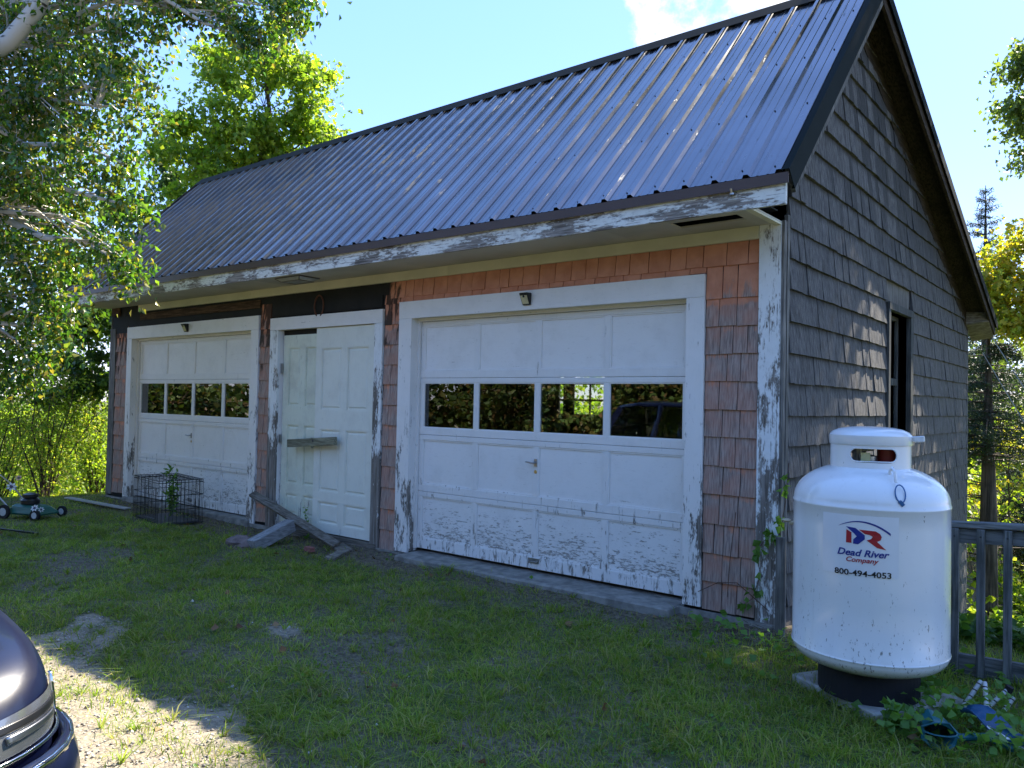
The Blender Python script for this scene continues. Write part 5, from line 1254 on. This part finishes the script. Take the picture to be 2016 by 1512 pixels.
tree('ash_tree', 'large ash standing to the right whose outer twigs reach into the upper right sky', 'tree', (4.2, 9.8, G0(4.2, 9.8)), (3.2, 8.6, 12.), .24, bl, LM_ash, M_bark, per=110, att=14, L=.10, droop=.3, seed=51, sig=.17, trunkmin=.35)
pts = []
r = np.random.default_rng(78)
for i in range(70):
    a = R_(r.uniform(190, 345)); d = r.uniform(19, 30); pts.append((0+d*math.cos(a), -2+d*math.sin(a), r.uniform(3., 5.2), r.uniform(1.8, 3.)))
woods('woods_behind', pts, 1500, .28, LM_mix, 0, 0, 14)
# trees across the drive, seen in the window glass
bt = [(-4.5, -15, 8.5, 2.3), (0.5, -16.5, 9, 2.5), (-9, -14.5, 8.5, 2.4), (-14, -13, 8, 2.3), (-18.5, -10.5, 7.5, 2.2), (5, -15.5, 9, 2.5), (-22, -6, 6.5, 2.1), (-12.5, -17, 11, 2.6), (-2, -19, 11.5, 2.6), (9.5, -12, 8, 2.2)]
tl = ['behind the camera, opposite the right garage door', 'behind the camera, nearest the drive', 'opposite the paired doors', 'opposite the left garage door', 'left of the lawn, opposite the garage corner', 'at the far right behind the camera', 'farthest left past the birch', 'tallest on the left of the back row', 'tallest in the middle of the back row', 'rightmost beside the drive']
for i, (x, y, H, R) in enumerate(bt):
    H *= .66; rr_ = random.Random(100+i); z0 = G0(x, y); bl = [((x+rr_.uniform(-1, 1)*R*.5, y+rr_.uniform(-1, 1)*R*.4, z0+H*f), R*rr_.uniform(.55, .8)) for f in (.12, .25, .38, .5, .62, .75, .88)]
    tree('drive_tree', 'leafy tree '+tl[i], 'tree', (x, y, z0), (x+.2, y, z0+H*.85), .2, bl, LM_mix, M_bark, per=46, att=8, L=.17, seed=200+i, sig=.3, group='trees across the drive', wid=.42)

# ------------------------------------------------------------------ lawn
M_grass = leafmat('grass_blade', [(.13, .22, .025), (.18, .28, .03), (.25, .33, .045), (.38, .35, .14)], .48, .5, .25, (1.5, 1.5, .7))
M_weed = leafmat('weed_leaf', [(.07, .15, .03), (.10, .21, .04), (.13, .25, .055)], .38, .45, .3)
def grass(name, n, xr, yr, acc, h0, h1, w, mt, seed, lean=.5, clump=0):
    g = np.random.default_rng(seed); x = g.uniform(*xr, n); y = g.uniform(*yr, n)
    keep = g.random(n) < acc(x, y); x = x[keep]; y = y[keep]
    if clump:
        x = np.repeat(x, clump)+g.normal(size=len(x)*clump)*.006; y = np.repeat(y, clump)+g.normal(size=len(y)*clump)*.006
    n = len(x)
    z = gz(x, y)-.006; cl = .6+.7*np.clip(nz2(x, y, 6., 1.)*.5+.5, 0, 1); hh = g.uniform(h0, h1, n)*cl
    a = g.uniform(0, 2*np.pi, n); b = g.uniform(0, 2*np.pi, n); le = g.uniform(.1, 1, n)*lean*hh
    W_ = w*g.uniform(.6, 1.3, n); ca_, sa_ = np.cos(a)*W_, np.sin(a)*W_
    p = np.stack([x, y, z], 1); o1 = np.stack([ca_, sa_, 0*x], 1); ld = np.stack([np.cos(b)*le, np.sin(b)*le, 0*x], 1); up = np.stack([0*x, 0*x, hh], 1)
    V = np.stack([p-o1, p+o1, p+up*.6+ld*.35+o1*.75, p+up*.6+ld*.35-o1*.75, p+up*(1-.12*lean)+ld*1.3], 1).reshape(-1, 3)
    k = (np.arange(n)*5)[:, None]
    F3 = np.concatenate([k+np.array([[0, 1, 2]]), k+np.array([[0, 2, 3]]), k+np.array([[3, 2, 4]])])
    return tag(np_mesh(name, V, F3, mt), kind='stuff')
def in_shed(x, y): return ((x > XL-.05) & (x < .08) & (y > -.10) & (y < D+.05)) | ((np.hypot(x-TC.x, y-TC.y) < .27))
def acc_main(x, y):
    gv = gravel_w(x, y); dv = dirt_w(x, y); tuft = np.clip(nz2(x, y, 9., 2.)*.9+.45, 0.05, 1)
    d = (1-gv*.985)*(1-dv*.90); d = d*np.where(gv > .3, tuft, 1)*(.55+.45*tuft)
    dist = np.hypot(x-CAMP.x, y-CAMP.y); d = d*np.clip(5.2/dist, .25, 1)
    return np.where(in_shed(x, y), 0, d)
grass('grass', 760000, (-12.5, 3.2), (-6.2, 1.6), acc_main, .016, .056, .0024, M_grass, 1, 1.2)
grass('grass_tufts', 9000, (-9, 2.6), (-5.2, -.2), lambda x, y: np.where(in_shed(x, y), 0, (.25+.6*npss(-.1, .7, nz2(x, y, 1.9, 5.)))*(1-gravel_w(x, y)*.7)*(1-dirt_w(x, y)*.8)), .05, .10, .0034, M_grass, 7, 2.4, 13)
def acc_long(x, y):
    a = npss(.3, .8, nz2(x, y, 2.6, 3.))*.5+npss(-1., .9, x)*npss(-3.4, -2., y)*.9; return np.where(in_shed(x, y), 0, a*(1-gravel_w(x, y)*.93)*(1-dirt_w(x, y)*.85))
grass('grass', 60000, (-11, 3.2), (-5., .5), acc_long, .05, .125, .0026, M_grass, 2, .9)
M_dry = leafmat('grass_dry', [(.16, .12, .06), (.26, .20, .11), (.32, .26, .15)], .2, .6, .2)
grass('dry_grass', 60000, (-11.5, 3.), (-5.6, .2), lambda x, y: np.where(in_shed(x, y), 0, .12+.75*npss(.15, .7, nz2(x, y, 3.1, 8.))+.4*dirt_w(x, y)), .01, .045, .0016, M_dry, 3, 2.4)
# strip of longer sunlit grass where lawn meets drive
grass('grass', 15000, (-4, .2), (-5.2, -3.2), lambda x, y: np.exp(-((y+3.85+.12*nz2(x, y, 3., 1.))/.12)**2)*.8+npss(.45, .9, nz2(x, y, 7., 5.))*.25, .025, .075, .0026, M_grass, 4, 1.3)
# slope behind the railing, far meadow
M_cov = leafmat('ground_cover_leaf', [(.04, .10, .02), (.06, .14, .025), (.10, .18, .03)], .4, .45, .3)
g = np.random.default_rng(9)
def cover(name, n, xr, yr, L, mt, seed, zj=.08, acc=None, kind='stuff', droop=0.):
    g = np.random.default_rng(seed); x = g.uniform(*xr, n); y = g.uniform(*yr, n)
    if acc is not None: k = g.random(n) < acc(x, y); x = x[k]; y = y[k]
    k = ~in_shed(x, y); x = x[k]; y = y[k]
    C = np.stack([x, y, gz(x, y)+g.uniform(0, zj, len(x))], 1); return leaf_mesh(name, C, L, mt, None, droop=droop, wid=.45, kind=kind, seed=seed, flat=.7)
cover('ground_cover', 60000, (.1, 4.), (.6, 13), .075, M_cov, 10, .16)
cover('meadow', 50000, (-6., 12.), (8, 34), .16, LM_maple, 11, .35, lambda x, y: ((x > .2) | (y > 8))*1.)
cover('meadow', 70000, (-42., -11.), (-9, 26), .15, LM_maple, 12, .35, lambda x, y: ((x < -13) | (y > .8))*1.)
cover('clover', 22000, (-10, 3.), (-4.6, -.1), .020, M_weed, 13, .035, lambda x, y: npss(.25, .7, nz2(x, y, 2.2, 6.))*.7*(1-gravel_w(x, y))+npss(-1., 1., x)*.25)
cover('weeds', 1300, (-.9, 3.), (-1.6, .1), .06, M_weed, 14, .12, lambda x, y: npss(-.9, .3, x)*npss(-1.5, -.8, y)*npss(-.1, .35, nz2(x, y, 4., 2.)+.2))
cover('weeds', 480, (1.1, 2.), (-1.55, -.7), .05, M_weed, 16, .17, None, droop=-.1)
cover('weeds', 500, (-4.4, -.4), (-.32, -.04), .045, M_weed, 17, .10, lambda x, y: npss(.3, .8, nz2(x, y, 3., 9.)))
M_fall = leafmat('fallen_leaf', [(.10, .04, .02), (.18, .09, .04), (.26, .17, .09)], .1, .6, .2)
cover('fallen_leaves', 420, (-11, 2.), (-5., -.1), .055, M_fall, 15, .03, lambda x, y: .4+0*x)
# litter of twigs and dead stalks along the foot of the wall
tw = MB(); r = random.Random(4)
for i in range(700):
    x = r.uniform(-10., .6); y = -abs(r.gauss(0, .33))-.06
    if r.random() < .35: x = r.gauss(-5.3, .5); y = -abs(r.gauss(.1, .3))-.05
    if r.random() < .2: x = r.gauss(.05, .25); y = r.gauss(-.25, .2)
    a = r.uniform(0, 6.28); l = r.uniform(.02, .09); z = G0(x, y)+r.uniform(.0, .02)
    tw.tube([(x, y, z), (x+math.cos(a)*l, y+math.sin(a)*l, z+r.uniform(-.005, .02))], r.uniform(.001, .003), 3, False)
tag(tw.build('twig_litter', simple('twig', (.12, .09, .06), .9, var=.3), fix=False), kind='stuff')
# gravel stones
g = np.random.default_rng(21); n = 26000; x = g.uniform(-7, .5, n); y = g.uniform(-6, -1.8, n)
k = g.random(n) < gravel_w(x, y)*.9+.02; x = x[k]; y = y[k]; n = len(x); s = g.gamma(2., .0022, n)+.003; s = np.clip(s, 0, .022)
oc = np.array([[1, 0, 0], [0, 1, 0], [-1, 0, 0], [0, -1, 0], [0, 0, .7], [0, 0, -.6]], float)
V = oc[None]*(s[:, None, None])*g.uniform(.6, 1.3, (n, 6, 1)); a = g.uniform(0, 6.28, n); ca_, sa_ = np.cos(a)[:, None], np.sin(a)[:, None]
V = np.stack([V[..., 0]*ca_-V[..., 1]*sa_, V[..., 0]*sa_+V[..., 1]*ca_, V[..., 2]], -1)+np.stack([x, y, gz(x, y)+s*.15], 1)[:, None]
fo = np.array([[0, 1, 4], [1, 2, 4], [2, 3, 4], [3, 0, 4], [1, 0, 5], [2, 1, 5], [3, 2, 5], [0, 3, 5]])
M_peb = leafmat('pebble', [(.14, .125, .11), (.24, .22, .19), (.36, .34, .30), (.48, .46, .42)], 0., .8, .2)
tag(np_mesh('gravel_stones', V.reshape(-1, 3), ((np.arange(n)*6)[:, None, None]+fo[None]).reshape(-1, 3), M_peb), kind='stuff')
# weed inside the crate, sprig by the doors, vine on the corner board
def plant(name, label, cat, loc, H, n, L, seed, mt=None, lean=(0, 0), spread=.08, wid=.2):
    r = random.Random(seed); root = empty(name, loc, 0, label, cat); w = MB(); C = []
    for k in range(n):
        tp = Vector((lean[0]+r.uniform(-1, 1)*spread, lean[1]+r.uniform(-1, 1)*spread, H*r.uniform(.6, 1))); pts = curve((0, 0, 0), tp, r, 4, .05); w.tube(pts, [.004, .0035, .003, .002, .001], 4, False)
        for j in range(16):
            s = r.uniform(.15, 1); i = min(3, int(s*4)); C.append(np.array(pts[i].lerp(pts[i+1], s*4-i))+np.array([r.gauss(0, .01), r.gauss(0, .01), 0]))
    w.build('stem', simple('stem_'+str(seed), (.07, .12, .04), .6), root, fix=False); leaf_mesh('leaves', np.array(C), L, mt or M_weed, root, droop=-.1, wid=wid, seed=seed); return root
plant('tall_weed', 'feathery green weed growing up through the wire crate', 'plant', (-8.0, -.42, G0(-8, -.4)), .78, 6, .11, 61, M_weed, (.0, .0), .14, .13)
plant('sprig', 'small green sprig growing in front of the cream doors', 'plant', (-5.42, -.1, -.1), .42, 2, .05, 62, M_weed, (-.12, 0), .03, .4)
plant('broadleaf_weed', 'broad-leaved weed in front of the dark ring under the tank', 'plant', (1.12, -1.36, -.1), .17, 4, .055, 63, M_weed, (0, 0), .12, .42)
r = random.Random(12); vn = empty('creeper_vine', (0, 0, 0), 0, 'thin creeper with green leaves climbing the peeling corner board', 'vine')
w = MB(); C = []
for (p0, pts_) in ((0, [(-.30, -.02, .02), (-.18, -.03, .12), (-.12, -.03, .30), (-.15, -.03, .48), (-.05, -.03, .62), (.03, -.02, .60)]), (1, [(-.62, -.02, .10), (-.45, -.03, .20), (-.30, -.03, .22), (-.05, -.03, .05)]), (2, [(.02, -.03, .6), (.06, -.03, .85), (.08, -.02, 1.15)]), (3, [(-.38, -.02, .1), (-.36, -.02, .4), (-.32, -.02, .75)])):
    w.tube(pts_, .003, 4, False)
    for i in range(len(pts_)-1):
        for k in range(3 if p0 != 3 else 1):
            a = Vector(pts_[i]).lerp(Vector(pts_[i+1]), r.random()); 
            if p0 == 0 and .25 < a.z < .7 or p0 == 2 or r.random() < .35: C += [np.array(a)+np.array([r.gauss(0, .02), -.01-.02*r.random(), r.gauss(0, .02)]) for _ in range(3)]
w.build('stem', simple('vine_stem', (.10, .05, .03), .7), vn, fix=False); leaf_mesh('leaves', np.array(C), .065, M_weed, vn, droop=.7, wid=.4, seed=64)
